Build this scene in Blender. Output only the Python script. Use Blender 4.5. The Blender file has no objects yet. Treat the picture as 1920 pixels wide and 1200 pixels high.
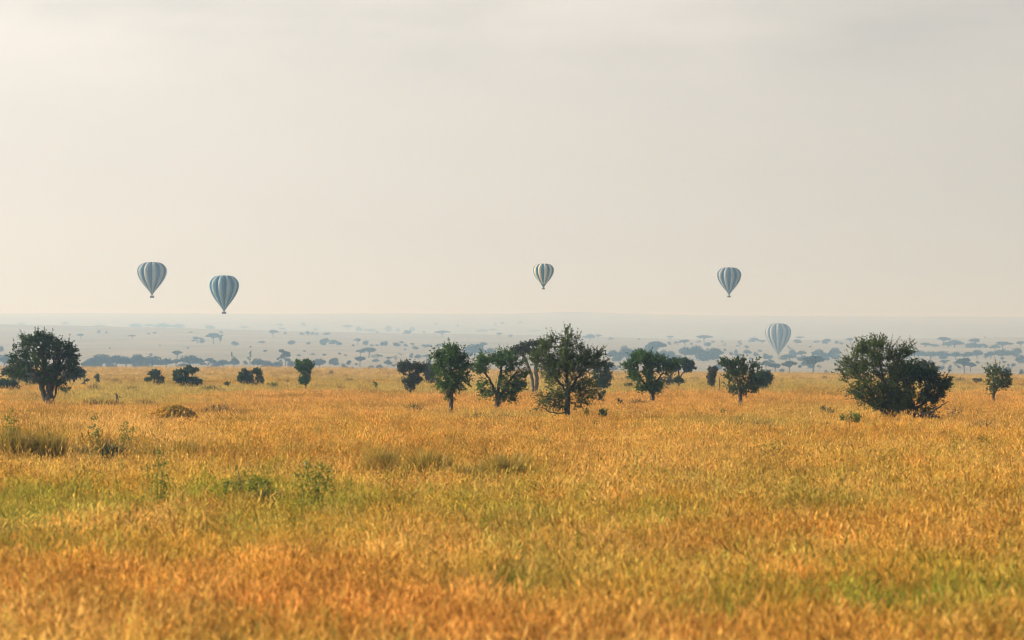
import bpy, math, random
import numpy as np

# ------------------------------------------------------------------ scene, camera, light
S = bpy.context.scene
F = 7818.0            # focal length in pixels of a 1920 px wide picture
EYE = 3.40            # camera height above the plain
HZ = 680.0            # picture row of eye level
PITCH = math.atan((HZ - 600.0) / F)
SUN_AZ = math.radians(79)     # sun stands this far left of the view direction
SUN_EL = math.radians(20)

cd = bpy.data.cameras.new('camera')
cam = bpy.data.objects.new('camera', cd)
S.collection.objects.link(cam)
cam.location = (0, 0, EYE)
cam.rotation_euler = (math.pi / 2 + PITCH, 0, 0)
cd.sensor_width = 36.0
cd.lens = 36.0 * F / 1920.0
cd.clip_start = 0.5
cd.clip_end = 60000
cd.dof.use_dof = True
cd.dof.focus_distance = 290
cd.dof.aperture_fstop = 3.0
S.camera = cam

S.view_settings.view_transform = 'Standard'
S.view_settings.look = 'None'
S.view_settings.gamma = 1.0
S.view_settings.exposure = 0.36
S.render.film_transparent = False
S.cycles.use_denoising = True
S.cycles.filter_width = 1.1
S.cycles.max_bounces = 8
S.cycles.diffuse_bounces = 3
S.cycles.transmission_bounces = 4
S.cycles.transparent_max_bounces = 8
S.cycles.volume_bounces = 1
S.cycles.sample_clamp_indirect = 6

W = bpy.data.worlds.new('World')
S.world = W
W.use_nodes = True
nt = W.node_tree
nt.nodes.clear()
sky = nt.nodes.new('ShaderNodeTexSky')
sky.sky_type = 'NISHITA'
sky.sun_disc = False
sky.sun_elevation = SUN_EL
sky.sun_rotation = -SUN_AZ
sky.altitude = 0
sky.air_density = 1.0
sky.dust_density = 3.0
sky.ozone_density = 1.0
bg = nt.nodes.new('ShaderNodeBackground')
bg.inputs['Strength'].default_value = 0.085
# thin high cloud veil over the sky
tc = nt.nodes.new('ShaderNodeTexCoord')
def wn(kind, **kw):
    q = nt.nodes.new(kind)
    for k, v in kw.items():
        if k in q.inputs:
            q.inputs[k].default_value = v
        else:
            setattr(q, k, v)
    return q


L = nt.links.new
mp = wn('ShaderNodeMapping')
mp.inputs['Scale'].default_value = (11, 11, 46)
mp.inputs['Location'].default_value = (0.35, 0.0, 0.2)
nz = wn('ShaderNodeTexNoise', Scale=1.0, Detail=6, Roughness=0.55)
L(tc.outputs['Generated'], mp.inputs['Vector'])
L(mp.outputs['Vector'], nz.inputs['Vector'])
sp = wn('ShaderNodeSeparateXYZ')
L(tc.outputs['Generated'], sp.inputs[0])


def zramp(a, b, c, d):
    q = wn('ShaderNodeMapRange', interpolation_type='SMOOTHSTEP')
    for k, v in (('From Min', a), ('From Max', b), ('To Min', c), ('To Max', d)):
        q.inputs[k].default_value = v
    L(sp.outputs['Z'], q.inputs['Value'])
    return q.outputs['Result']


def mth(op, a, b):
    q = wn('ShaderNodeMath', operation=op)
    for i, v in enumerate((a, b)):
        if isinstance(v, (int, float)):
            q.inputs[i].default_value = v
        else:
            L(v, q.inputs[i])
    return q.outputs[0]


wisp = mth('MULTIPLY', mth('SUBTRACT', nz.outputs['Fac'], 0.5), zramp(0.055, 0.095, 0.15, 1.3))
cover = mth('MULTIPLY', mth('ADD', wisp, 0.78), zramp(0.11, 0.55, 1.0, 0.05))
cl = wn('ShaderNodeClamp')
L(cover, cl.inputs['Value'])
veil = wn('ShaderNodeMix', data_type='RGBA')
veil.inputs['B'].default_value = (9.5, 9.0, 8.6, 1)
wo = wn('ShaderNodeOutputWorld')
L(cl.outputs[0], veil.inputs['Factor'])
L(sky.outputs['Color'], veil.inputs['A'])
L(bg.outputs['Background'], wo.inputs['Surface'])
vd = nt.nodes.new('ShaderNodeVectorMath')
vd.operation = 'DOT_PRODUCT'
vd.inputs[1].default_value = (-math.sin(SUN_AZ) * math.cos(SUN_EL), math.cos(SUN_AZ) * math.cos(SUN_EL), math.sin(SUN_EL))
glow = nt.nodes.new('ShaderNodeMapRange')          # thin cloud is brighter towards the sun
glow.inputs['From Min'].default_value = -0.2
glow.inputs['From Max'].default_value = 1.0
glow.inputs['To Min'].default_value = 0.38
glow.inputs['To Max'].default_value = 1.80
vs = nt.nodes.new('ShaderNodeVectorMath')
vs.operation = 'SCALE'
L(tc.outputs['Generated'], vd.inputs[0])
L(vd.outputs['Value'], glow.inputs['Value'])
L(veil.outputs['Result'], vs.inputs[0])
L(glow.outputs['Result'], vs.inputs['Scale'])
L(vs.outputs[0], bg.inputs['Color'])
L(bg.outputs['Background'], wo.inputs['Surface'])

sd = bpy.data.lights.new('sun', 'SUN')
sd.energy = 5.0
sd.angle = math.radians(0.5)
sd.color = (1.0, 0.90, 0.75)
sun = bpy.data.objects.new('sun', sd)
S.collection.objects.link(sun)
from mathutils import Vector
sdir = Vector((-math.sin(SUN_AZ) * math.cos(SUN_EL), math.cos(SUN_AZ) * math.cos(SUN_EL), math.sin(SUN_EL)))
sun.rotation_euler = sdir.to_track_quat('Z', 'Y').to_euler()
sun.location = sdir * 300

COL = S.collection
R = np.random.default_rng(11)
random.seed(4)


# ------------------------------------------------------------------ small helpers
def pix(px, py, d):
    """the point at depth d (metres along the view) seen at picture position px, py"""
    c, s = math.cos(PITCH), math.sin(PITCH)
    v = (600.0 - py) / F
    fy, fz = c - s * v, s + c * v
    return np.array([(px - 960.0) / F * d / fy, d, EYE + d * fz / fy])


def zrow(py, d):
    return pix(960, py, d)[2]


def mat(name):
    m = bpy.data.materials.new(name)
    m.use_nodes = True
    m.node_tree.nodes.clear()
    return m, m.node_tree


def node(t, kind, **kw):
    n = t.nodes.new(kind)
    for k, v in kw.items():
        if k in n.inputs:
            n.inputs[k].default_value = v
        else:
            setattr(n, k, v)
    return n


def mesh_from(name, verts, faces=None, mats=(), mi=None, quads=None, tris=None, smooth=False):
    me = bpy.data.meshes.new(name)
    verts = np.asarray(verts, dtype=np.float32).reshape(-1, 3)
    loops, starts, totals = [], [], []
    off = 0
    for arr, n in ((quads, 4), (tris, 3)):
        if arr is None or len(arr) == 0:
            continue
        arr = np.asarray(arr, dtype=np.int32).reshape(-1, n)
        loops.append(arr.ravel())
        starts.append(off + np.arange(len(arr)) * n)
        totals.append(np.full(len(arr), n))
        off += arr.size
    loops = np.concatenate(loops).astype(np.int32)
    starts = np.concatenate(starts).astype(np.int32)
    totals = np.concatenate(totals).astype(np.int32)
    me.vertices.add(len(verts))
    me.vertices.foreach_set('co', verts.ravel())
    me.loops.add(len(loops))
    me.loops.foreach_set('vertex_index', loops)
    me.polygons.add(len(starts))
    me.polygons.foreach_set('loop_start', starts)
    try:
        me.polygons.foreach_set('loop_total', totals)
    except Exception:
        pass
    if mi is not None:
        me.polygons.foreach_set('material_index', np.asarray(mi, dtype=np.int32))
    if smooth:
        me.polygons.foreach_set('use_smooth', np.ones(len(starts), dtype=bool))
    for m in mats:
        me.materials.append(m)
    me.update(calc_edges=True)
    me.validate()
    return me


def link(name, data, parent=None, loc=(0, 0, 0)):
    o = bpy.data.objects.new(name, data)
    COL.objects.link(o)
    o.location = loc
    if parent is not None:
        o.parent = parent
    return o


def tag(o, label, cat, group=None, kind=None):
    o['label'] = label
    o['category'] = cat
    if group:
        o['group'] = group
    if kind:
        o['kind'] = kind
    return o


def hash2(ix, iy, seed):
    n = (ix.astype(np.int64) * 374761393 + iy.astype(np.int64) * 668265263 + seed * 1442695041) & 0xFFFFFFFF
    n = ((n ^ (n >> 13)) * 1274126177) & 0xFFFFFFFF
    return ((n ^ (n >> 16)) & 0xFFFFFF) / float(0xFFFFFF)


def vnoise(x, y, seed=0):
    x = np.asarray(x, float)
    y = np.asarray(y, float)
    ix, iy = np.floor(x), np.floor(y)
    fx, fy = x - ix, y - iy
    fx = fx * fx * (3 - 2 * fx)
    fy = fy * fy * (3 - 2 * fy)
    a, b = hash2(ix, iy, seed), hash2(ix + 1, iy, seed)
    c, d = hash2(ix, iy + 1, seed), hash2(ix + 1, iy + 1, seed)
    return (a * (1 - fx) + b * fx) * (1 - fy) + (c * (1 - fx) + d * fx) * fy


def fbm(x, y, seed=0, o=3):
    s, a, t = 0, 1.0, 0
    for i in range(o):
        s = s + a * vnoise(x * 2 ** i, y * 2 ** i, seed + i * 17)
        t += a
        a *= 0.55
    return s / t


# ------------------------------------------------------------------ terrain
def pchip(xs, ys, x):
    xs, ys = np.asarray(xs, float), np.asarray(ys, float)
    h = np.diff(xs)
    dl = np.diff(ys) / h
    m = np.zeros_like(xs)
    m[0], m[-1] = dl[0], dl[-1]
    for i in range(1, len(xs) - 1):
        if dl[i - 1] * dl[i] > 0:
            w1, w2 = 2 * h[i] + h[i - 1], h[i] + 2 * h[i - 1]
            m[i] = (w1 + w2) / (w1 / dl[i - 1] + w2 / dl[i])
    x = np.clip(x, xs[0], xs[-1])
    k = np.clip(np.searchsorted(xs, x) - 1, 0, len(xs) - 2)
    t = (x - xs[k]) / h[k]
    t2, t3 = t * t, t * t * t
    return ((2 * t3 - 3 * t2 + 1) * ys[k] + (t3 - 2 * t2 + t) * h[k] * m[k]
            + (-2 * t3 + 3 * t2) * ys[k + 1] + (t3 - t2) * h[k] * m[k + 1])


CANOPY = 0.58
COLS = [-480, 0, 480, 960, 1440, 1920, 2400]
CREST = [690, 690, 691, 696, 700, 705, 708]
# rows at which the land is seen at these distances, one list per column
DS = [1320] + [1.3 * q for q in (1700, 2100, 2600, 3100, 3600, 4200, 4800, 5400, 6100, 7000, 8500, 10500, 12500, 15000)]
ROWS = {
    -480: [701, 694, 679, 661, 646, 636, 625, 613, 606, 622, 620, 606, 597, 588, 590],
    0:    [701, 694, 679, 661, 647, 637, 627, 616, 609, 624, 621, 607, 597, 588, 590],
    480:  [702, 695, 681, 662, 650, 641, 632, 624, 619, 630, 624, 608, 598, 589, 591],
    960:  [706, 699, 685, 668, 656, 648, 640, 634, 630, 638, 630, 612, 599, 589.5, 592],
    1440: [710, 703, 691, 678, 667, 655, 646, 640, 636, 642, 634, 615, 603, 593, 595],
    1920: [715, 708, 697, 682, 668, 654, 645, 639, 632, 640, 634, 616, 604, 594, 596],
    2400: [717, 711, 699, 683, 668, 654, 645, 639, 631, 640, 634, 616, 604, 594, 596],
}
LD, ZC = None, []
for c, cr in zip(COLS, CREST):
    d = [1, 280, 620, 1000] + DS
    zc = zrow(cr, 1000) - CANOPY
    z = [0, 0, 0.42 * zc, zc] + [zrow(r, dd) for r, dd in zip(ROWS[c], DS)]
    LD = np.log(np.array(d, float))
    ZC.append((LD, np.array(z)))


def terrain(x, d):
    x = np.asarray(x, float)
    d = np.asarray(d, float)
    dd = np.maximum(d, 1.0)
    px = np.clip(960 + F * x / np.maximum(dd, 260.0), -480, 2400)
    vals = np.stack([pchip(l, z, np.log(dd)) for l, z in ZC])
    u = (px + 480) / 480.0
    k = np.clip(np.floor(u).astype(int), 0, 5)
    t = u - k
    g = lambda i: np.take_along_axis(vals, np.clip(i, 0, 6)[None, ...], 0)[0]
    a, b, c, e = g(k - 1), g(k), g(k + 1), g(k + 2)
    z = 0.5 * (2 * b + (c - a) * t + (2 * a - 5 * b + 4 * c - e) * t * t + (3 * b - a - 3 * c + e) * t ** 3)
    far = np.clip((dd - 1400) / 1500, 0, 1)
    z = z + (fbm(x / 420.0, dd / 420.0, 5) - 0.5) * 5.0 * far
    # low hill on the far skyline
    hx = (960 + F * x / dd)
    z = z + 10 * np.exp(-((hx - 1075) / 85.0) ** 2) * np.exp(-((dd - 16250) / 1900.0) ** 2)
    z = z + (fbm(x / 900.0, dd / 900.0, 8) - 0.5) * 12 * np.clip((dd - 12000) / 4000, 0, 1)
    z = z + (fbm(x / 55.0, dd / 90.0, 13) - 0.5) * 0.9 * np.clip((dd - 350) / 300, 0, 1) * np.clip((1500 - dd) / 300, 0, 1)
    z = z + (fbm(x / 14.0, dd / 22.0, 3) - 0.5) * 0.16 * (1 - far)
    return z


def hit(px, py, dmin=1100, dmax=19000, lift=0.0):
    """where the sight line through px, py meets the land beyond dmin"""
    ds = np.exp(np.linspace(math.log(dmin), math.log(dmax), 900))
    c, s = math.cos(PITCH), math.sin(PITCH)
    v = (600.0 - py) / F
    fy, fz = c - s * v, s + c * v
    xs = (px - 960) / F * ds / fy
    zs = EYE + ds * fz / fy
    below = zs <= terrain(xs, ds) + lift
    i = int(np.argmax(below))
    if not below[i]:
        i = len(ds) - 1
    return float(xs[i]), float(ds[i])


# ------------------------------------------------------------------ ground sheet
def ground_material():
    m, t = mat('dry_savanna_soil')
    out = node(t, 'ShaderNodeOutputMaterial')
    b = node(t, 'ShaderNodeBsdfPrincipled', Roughness=0.95)
    b.inputs['Specular IOR Level'].default_value = 0.1
    geo = node(t, 'ShaderNodeNewGeometry')
    def noise(sc, det, vec):
        n = node(t, 'ShaderNodeTexNoise', Scale=sc, Detail=det)
        t.links.new(vec, n.inputs['Vector'])
        return n
    mpn = node(t, 'ShaderNodeMapping')
    mpn.inputs['Scale'].default_value = (0.012, 0.004, 0.0)
    t.links.new(geo.outputs['Position'], mpn.inputs['Vector'])
    n1 = noise(1.0, 6, mpn.outputs['Vector'])
    r1 = node(t, 'ShaderNodeValToRGB')
    e = r1.color_ramp.elements
    e[0].position, e[0].color = 0.30, (0.26, 0.225, 0.14, 1)
    e[1].position, e[1].color = 0.68, (0.40, 0.325, 0.205, 1)
    t.links.new(n1.outputs['Fac'], r1.inputs['Fac'])
    # thin dark lines of low scrub on the far slopes
    mp2 = node(t, 'ShaderNodeMapping')
    mp2.inputs['Scale'].default_value = (0.011, 0.05, 0.0)
    t.links.new(geo.outputs['Position'], mp2.inputs['Vector'])
    n2 = noise(1.0, 3, mp2.outputs['Vector'])
    r2 = node(t, 'ShaderNodeValToRGB')
    e = r2.color_ramp.elements
    e[0].position, e[0].color = 0.60, (0, 0, 0, 1)
    e[1].position, e[1].color = 0.70, (1, 1, 1, 1)
    t.links.new(n2.outputs['Fac'], r2.inputs['Fac'])
    mx = node(t, 'ShaderNodeMix', data_type='RGBA')
    mx.inputs['B'].default_value = (0.13, 0.13, 0.075, 1)
    ml = node(t, 'ShaderNodeMath', operation='MULTIPLY')
    ml.inputs[1].default_value = 0.55
    t.links.new(r2.outputs['Color'], ml.inputs[0])
    t.links.new(ml.outputs[0], mx.inputs['Factor'])
    t.links.new(r1.outputs['Color'], mx.inputs['A'])
    # the plain near the camera: warmer soil under the grass
    sep = node(t, 'ShaderNodeSeparateXYZ')
    t.links.new(geo.outputs['Position'], sep.inputs[0])
    mr = node(t, 'ShaderNodeMapRange')
    mr.inputs['From Min'].default_value = 900
    mr.inputs['From Max'].default_value = 1500
    t.links.new(sep.outputs['Y'], mr.inputs['Value'])
    mp3 = node(t, 'ShaderNodeMapping')
    mp3.inputs['Scale'].default_value = (0.08, 0.03, 0.0)
    t.links.new(geo.outputs['Position'], mp3.inputs['Vector'])
    n3 = noise(1.0, 7, mp3.outputs['Vector'])
    r3 = node(t, 'ShaderNodeValToRGB')
    e = r3.color_ramp.elements
    e[0].position, e[0].color = 0.32, (0.22, 0.14, 0.05, 1)
    e[1].position, e[1].color = 0.66, (0.40, 0.23, 0.075, 1)
    t.links.new(n3.outputs['Fac'], r3.inputs['Fac'])
    mx2 = node(t, 'ShaderNodeMix', data_type='RGBA')
    t.links.new(mr.outputs['Result'], mx2.inputs['Factor'])
    t.links.new(r3.outputs['Color'], mx2.inputs['A'])
    t.links.new(mx.outputs['Result'], mx2.inputs['B'])
    t.links.new(mx2.outputs['Result'], b.inputs['Base Color'])
    n4 = noise(0.9, 6, geo.outputs['Position'])
    bp = node(t, 'ShaderNodeBump', Strength=0.6, Distance=0.5)
    t.links.new(n4.outputs['Fac'], bp.inputs['Height'])
    t.links.new(bp.outputs['Normal'], b.inputs['Normal'])
    t.links.new(b.outputs['BSDF'], out.inputs['Surface'])
    return m


def build_ground():
    dv = np.concatenate([np.linspace(-60, 8, 12), np.exp(np.linspace(math.log(12), math.log(22500), 350))])
    u = np.linspace(-0.62, 0.62, 261)
    u = np.sign(u) * (np.abs(u) / 0.62) ** 1.6 * 0.62
    D, U = np.meshgrid(dv, u, indexing='ij')
    X = U * (np.maximum(D, -60) + 120)
    Z = terrain(X, D)
    V = np.stack([X, D, Z], -1).reshape(-1, 3)
    nd, nu = D.shape
    i = np.arange(nd - 1)[:, None] * nu + np.arange(nu - 1)[None, :]
    q = np.stack([i, i + 1, i + nu + 1, i + nu], -1).reshape(-1, 4)
    me = mesh_from('ground', V, quads=q, mats=[ground_material()], smooth=True)
    o = link('ground', me)
    o['kind'] = 'structure'
    return o


build_ground()


# ------------------------------------------------------------------ haze
def build_haze():
    m, t = mat('morning_haze')
    out = node(t, 'ShaderNodeOutputMaterial')
    v = node(t, 'ShaderNodeVolumePrincipled')
    v.inputs['Color'].default_value = HAZE_COLOR
    v.inputs['Density'].default_value = HAZE_DENSITY
    v.inputs['Anisotropy'].default_value = 0.55
    v.inputs['Absorption Color'].default_value = (1, 1, 1, 1)
    v.inputs['Density Attribute'].default_value = ''
    v.inputs['Temperature Attribute'].default_value = ''
    v.inputs['Color Attribute'].default_value = ''
    t.links.new(v.outputs['Volume'], out.inputs['Volume'])
    m.cycles.homogeneous_volume = True
    x, y0, y1, z0, z1 = 16000, -400, 23000, -60, 260
    V = [(sx * x, y, z) for z in (z0, z1) for y in (y0, y1) for sx in (-1, 1)]
    q = [(0, 2, 3, 1), (4, 5, 7, 6), (0, 1, 5, 4), (1, 3, 7, 5), (3, 2, 6, 7), (2, 0, 4, 6)]
    o = link('haze', mesh_from('haze', V, quads=q, mats=[m]))
    o['kind'] = 'stuff'
    tag(o, 'pale morning haze lying over the whole savanna', 'haze', kind='stuff')


HAZE_COLOR = (0.42, 0.69, 1.0, 1)
HAZE_DENSITY = 0.00022
build_haze()



# ------------------------------------------------------------------ vegetation materials
def leaf_material(name, dark, light, trans=0.3, scale=1.6):
    m, t = mat(name)
    out = node(t, 'ShaderNodeOutputMaterial')
    geo = node(t, 'ShaderNodeNewGeometry')
    nzz = node(t, 'ShaderNodeTexNoise', Scale=scale, Detail=2)
    t.links.new(geo.outputs['Position'], nzz.inputs['Vector'])
    ad = node(t, 'ShaderNodeMath', operation='MULTIPLY_ADD')
    ad.inputs[1].default_value = 0.55
    t.links.new(geo.outputs['Random Per Island'], ad.inputs[0])
    t.links.new(nzz.outputs['Fac'], ad.inputs[2])
    r = node(t, 'ShaderNodeValToRGB')
    e = r.color_ramp.elements
    e[0].position, e[0].color = 0.40, (*dark, 1)
    e[1].position, e[1].color = 1.0, (*light, 1)
    t.links.new(ad.outputs[0], r.inputs['Fac'])
    d = node(t, 'ShaderNodeBsdfDiffuse')
    tr = node(t, 'ShaderNodeBsdfTranslucent')
    g = node(t, 'ShaderNodeBsdfGlossy', Roughness=0.45)
    g.inputs['Color'].default_value = (0.9, 0.95, 1.0, 1)
    t.links.new(r.outputs['Color'], d.inputs['Color'])
    t.links.new(r.outputs['Color'], tr.inputs['Color'])
    mx = node(t, 'ShaderNodeMixShader', Fac=trans)
    t.links.new(d.outputs[0], mx.inputs[1])
    t.links.new(tr.outputs[0], mx.inputs[2])
    mg = node(t, 'ShaderNodeMixShader', Fac=0.015)
    t.links.new(mx.outputs[0], mg.inputs[1])
    t.links.new(g.outputs[0], mg.inputs[2])
    t.links.new(mg.outputs[0], out.inputs['Surface'])
    return m


def bark_material(name, a, b):
    m, t = mat(name)
    out = node(t, 'ShaderNodeOutputMaterial')
    p = node(t, 'ShaderNodeBsdfPrincipled', Roughness=0.9)
    geo = node(t, 'ShaderNodeNewGeometry')
    mpn = node(t, 'ShaderNodeMapping')
    mpn.inputs['Scale'].default_value = (14, 14, 3)
    t.links.new(geo.outputs['Position'], mpn.inputs['Vector'])
    n = node(t, 'ShaderNodeTexNoise', Scale=1.0, Detail=5)
    t.links.new(mpn.outputs['Vector'], n.inputs['Vector'])
    r = node(t, 'ShaderNodeValToRGB')
    e = r.color_ramp.elements
    e[0].position, e[0].color = 0.35, (*a, 1)
    e[1].position, e[1].color = 0.7, (*b, 1)
    t.links.new(n.outputs['Fac'], r.inputs['Fac'])
    t.links.new(r.outputs['Color'], p.inputs['Base Color'])
    bp = node(t, 'ShaderNodeBump', Strength=0.7, Distance=0.03)
    t.links.new(n.outputs['Fac'], bp.inputs['Height'])
    t.links.new(bp.outputs['Normal'], p.inputs['Normal'])
    t.links.new(p.outputs[0], out.inputs['Surface'])
    return m


BARK = bark_material('grey_bark', (0.035, 0.028, 0.022), (0.10, 0.085, 0.07))
BARK_PALE = bark_material('pale_bark', (0.10, 0.085, 0.065), (0.22, 0.19, 0.15))
DEAD = bark_material('dead_wood', (0.06, 0.04, 0.03), (0.16, 0.11, 0.08))
LEAF = {
    'olive': leaf_material('olive_leaves', (0.016, 0.034, 0.011), (0.115, 0.17, 0.034), 0.4),
    'green': leaf_material('green_leaves', (0.015, 0.046, 0.013), (0.09, 0.19, 0.032), 0.4),
    'dark': leaf_material('dark_leaves', (0.010, 0.028, 0.012), (0.06, 0.11, 0.028), 0.35),
    'grey': leaf_material('grey_green_leaves', (0.020, 0.030, 0.018), (0.075, 0.09, 0.042)),
    'weed': leaf_material('bright_weed_leaves', (0.07, 0.115, 0.02), (0.25, 0.29, 0.04), 0.4, 6),
    'mound': leaf_material('rusty_creeper_leaves', (0.20, 0.19, 0.025), (0.80, 0.47, 0.07), 0.5, 0.9),
    'ochre': leaf_material('ochre_tussock_blades', (0.13, 0.115, 0.022), (0.52, 0.37, 0.075), 0.45, 1.5),
    'dusk': leaf_material('dark_tussock_blades', (0.03, 0.03, 0.02), (0.11, 0.09, 0.05), 0.3, 2.5),
    'dry': leaf_material('dry_tussock_blades', (0.07, 0.06, 0.03), (0.19, 0.14, 0.06), 0.3, 2.5),
    'sedge': leaf_material('green_sedge_blades', (0.05, 0.065, 0.022), (0.15, 0.15, 0.05), 0.3, 2.5),
    'far': leaf_material('distant_leaves', (0.022, 0.032, 0.02), (0.06, 0.075, 0.038), 0.2, 0.4),
}


# ------------------------------------------------------------------ tree building
def tubes(nodes, parent, rad, sides_big=7):
    """one mesh of tapered tubes along a branching skeleton"""
    V, Q = [], []
    off = 0
    n = len(nodes)
    dirs = np.zeros((n, 3))
    for i in range(n):
        p = parent[i]
        if p >= 0:
            dirs[i] = nodes[i] - nodes[p]
    kids = {}
    for i in range(n):
        kids.setdefault(parent[i], []).append(i)
    for i in range(n):
        if parent[i] < 0 and i in kids:
            dirs[i] = nodes[kids[i][0]] - nodes[i]
    dirs /= np.maximum(np.linalg.norm(dirs, axis=1, keepdims=True), 1e-9)
    for i in range(n):
        p = parent[i]
        if p < 0:
            continue
        a, b = nodes[p], nodes[i]
        ra, rb = min(rad[p], rad[i] * 1.35), rad[i]
        da = dirs[p] if parent[p] >= 0 or True else dirs[i]
        if float(da @ dirs[i]) < 0.4:
            da = dirs[i]
        s = sides_big if rb > 0.05 else (5 if rb > 0.02 else 3)
        ang = np.arange(s) / s * 2 * np.pi
        for (c, r, dv) in ((a, ra, da), (b, rb, dirs[i])):
            ref = np.array([0.31, 0.95, 0.05]) if abs(dv[2]) > 0.8 else np.array([0.05, 0.02, 1.0])
            e1 = np.cross(dv, ref)
            e1 /= np.linalg.norm(e1)
            e2 = np.cross(dv, e1)
            V.append(c + r * (np.cos(ang)[:, None] * e1 + np.sin(ang)[:, None] * e2))
        k = np.arange(s)
        Q.append(np.stack([off + k, off + (k + 1) % s, off + s + (k + 1) % s, off + s + k], -1))
        off += 2 * s
    return np.concatenate(V), np.concatenate(Q)


def leaf_quads(cent, nrm, size, rng, asp=0.55):
    n = len(cent)
    a = rng.normal(size=(n, 3))
    a -= nrm * np.sum(a * nrm, 1, keepdims=True)
    a /= np.maximum(np.linalg.norm(a, axis=1, keepdims=True), 1e-9)
    b = np.cross(nrm, a)
    s = size[:, None]
    v = np.stack([cent - a * s, cent - b * s * asp, cent + a * s, cent + b * s * asp], 1)
    return v.reshape(-1, 3), np.arange(4 * n).reshape(-1, 4)


def colonize(start, attr, step, infl, kill, iters, rng, tropism=0.06, maxn=4200):
    nodes = [np.array(p, float) for p, _ in start]
    par = [q for _, q in start]
    A = np.array(attr)
    N = np.array(nodes)
    for _ in range(iters):
        if len(A) == 0 or len(N) > maxn:
            break
        d = np.linalg.norm(A[:, None, :] - N[None, :, :], axis=2)
        j = d.argmin(1)
        dm = d[np.arange(len(A)), j]
        ok = dm < infl
        if not ok.any():
            k = dm.argmin()
            ok = np.zeros(len(A), bool)
            ok[k] = True
        new, newp = [], []
        for nd in np.unique(j[ok]):
            v = A[ok & (j == nd)] - N[nd]
            v = (v / np.maximum(np.linalg.norm(v, axis=1, keepdims=True), 1e-9)).mean(0)
            v = v + rng.normal(size=3) * 0.16 + np.array([0, 0, tropism])
            l = np.linalg.norm(v)
            if l < 1e-6:
                continue
            q = N[nd] + v / l * step
            new.append(q)
            newp.append(int(nd))
        if not new:
            break
        N = np.vstack([N, np.array(new)])
        par += newp
        d2 = np.linalg.norm(A[:, None, :] - np.array(new)[None, :, :], axis=2).min(1)
        A = A[d2 > kill]
    return N, np.array(par)


def pipe_radii(N, par, tip, expn=2.3, base=None):
    n = len(N)
    acc = np.zeros(n)
    kids = np.zeros(n, int)
    for i in range(n):
        if par[i] >= 0:
            kids[par[i]] += 1
    r = np.zeros(n)
    for i in range(n - 1, -1, -1):
        r[i] = tip if kids[i] == 0 else max(acc[i] ** (1 / expn), tip)
        if par[i] >= 0:
            acc[par[i]] += r[i] ** expn
    if base:
        k = base / r[0]
        big = np.clip((r - tip) / (r[0] - tip + 1e-9), 0, 1)
        r = r * (1 + (k - 1) * big ** 0.5)
    return r, kids


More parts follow.
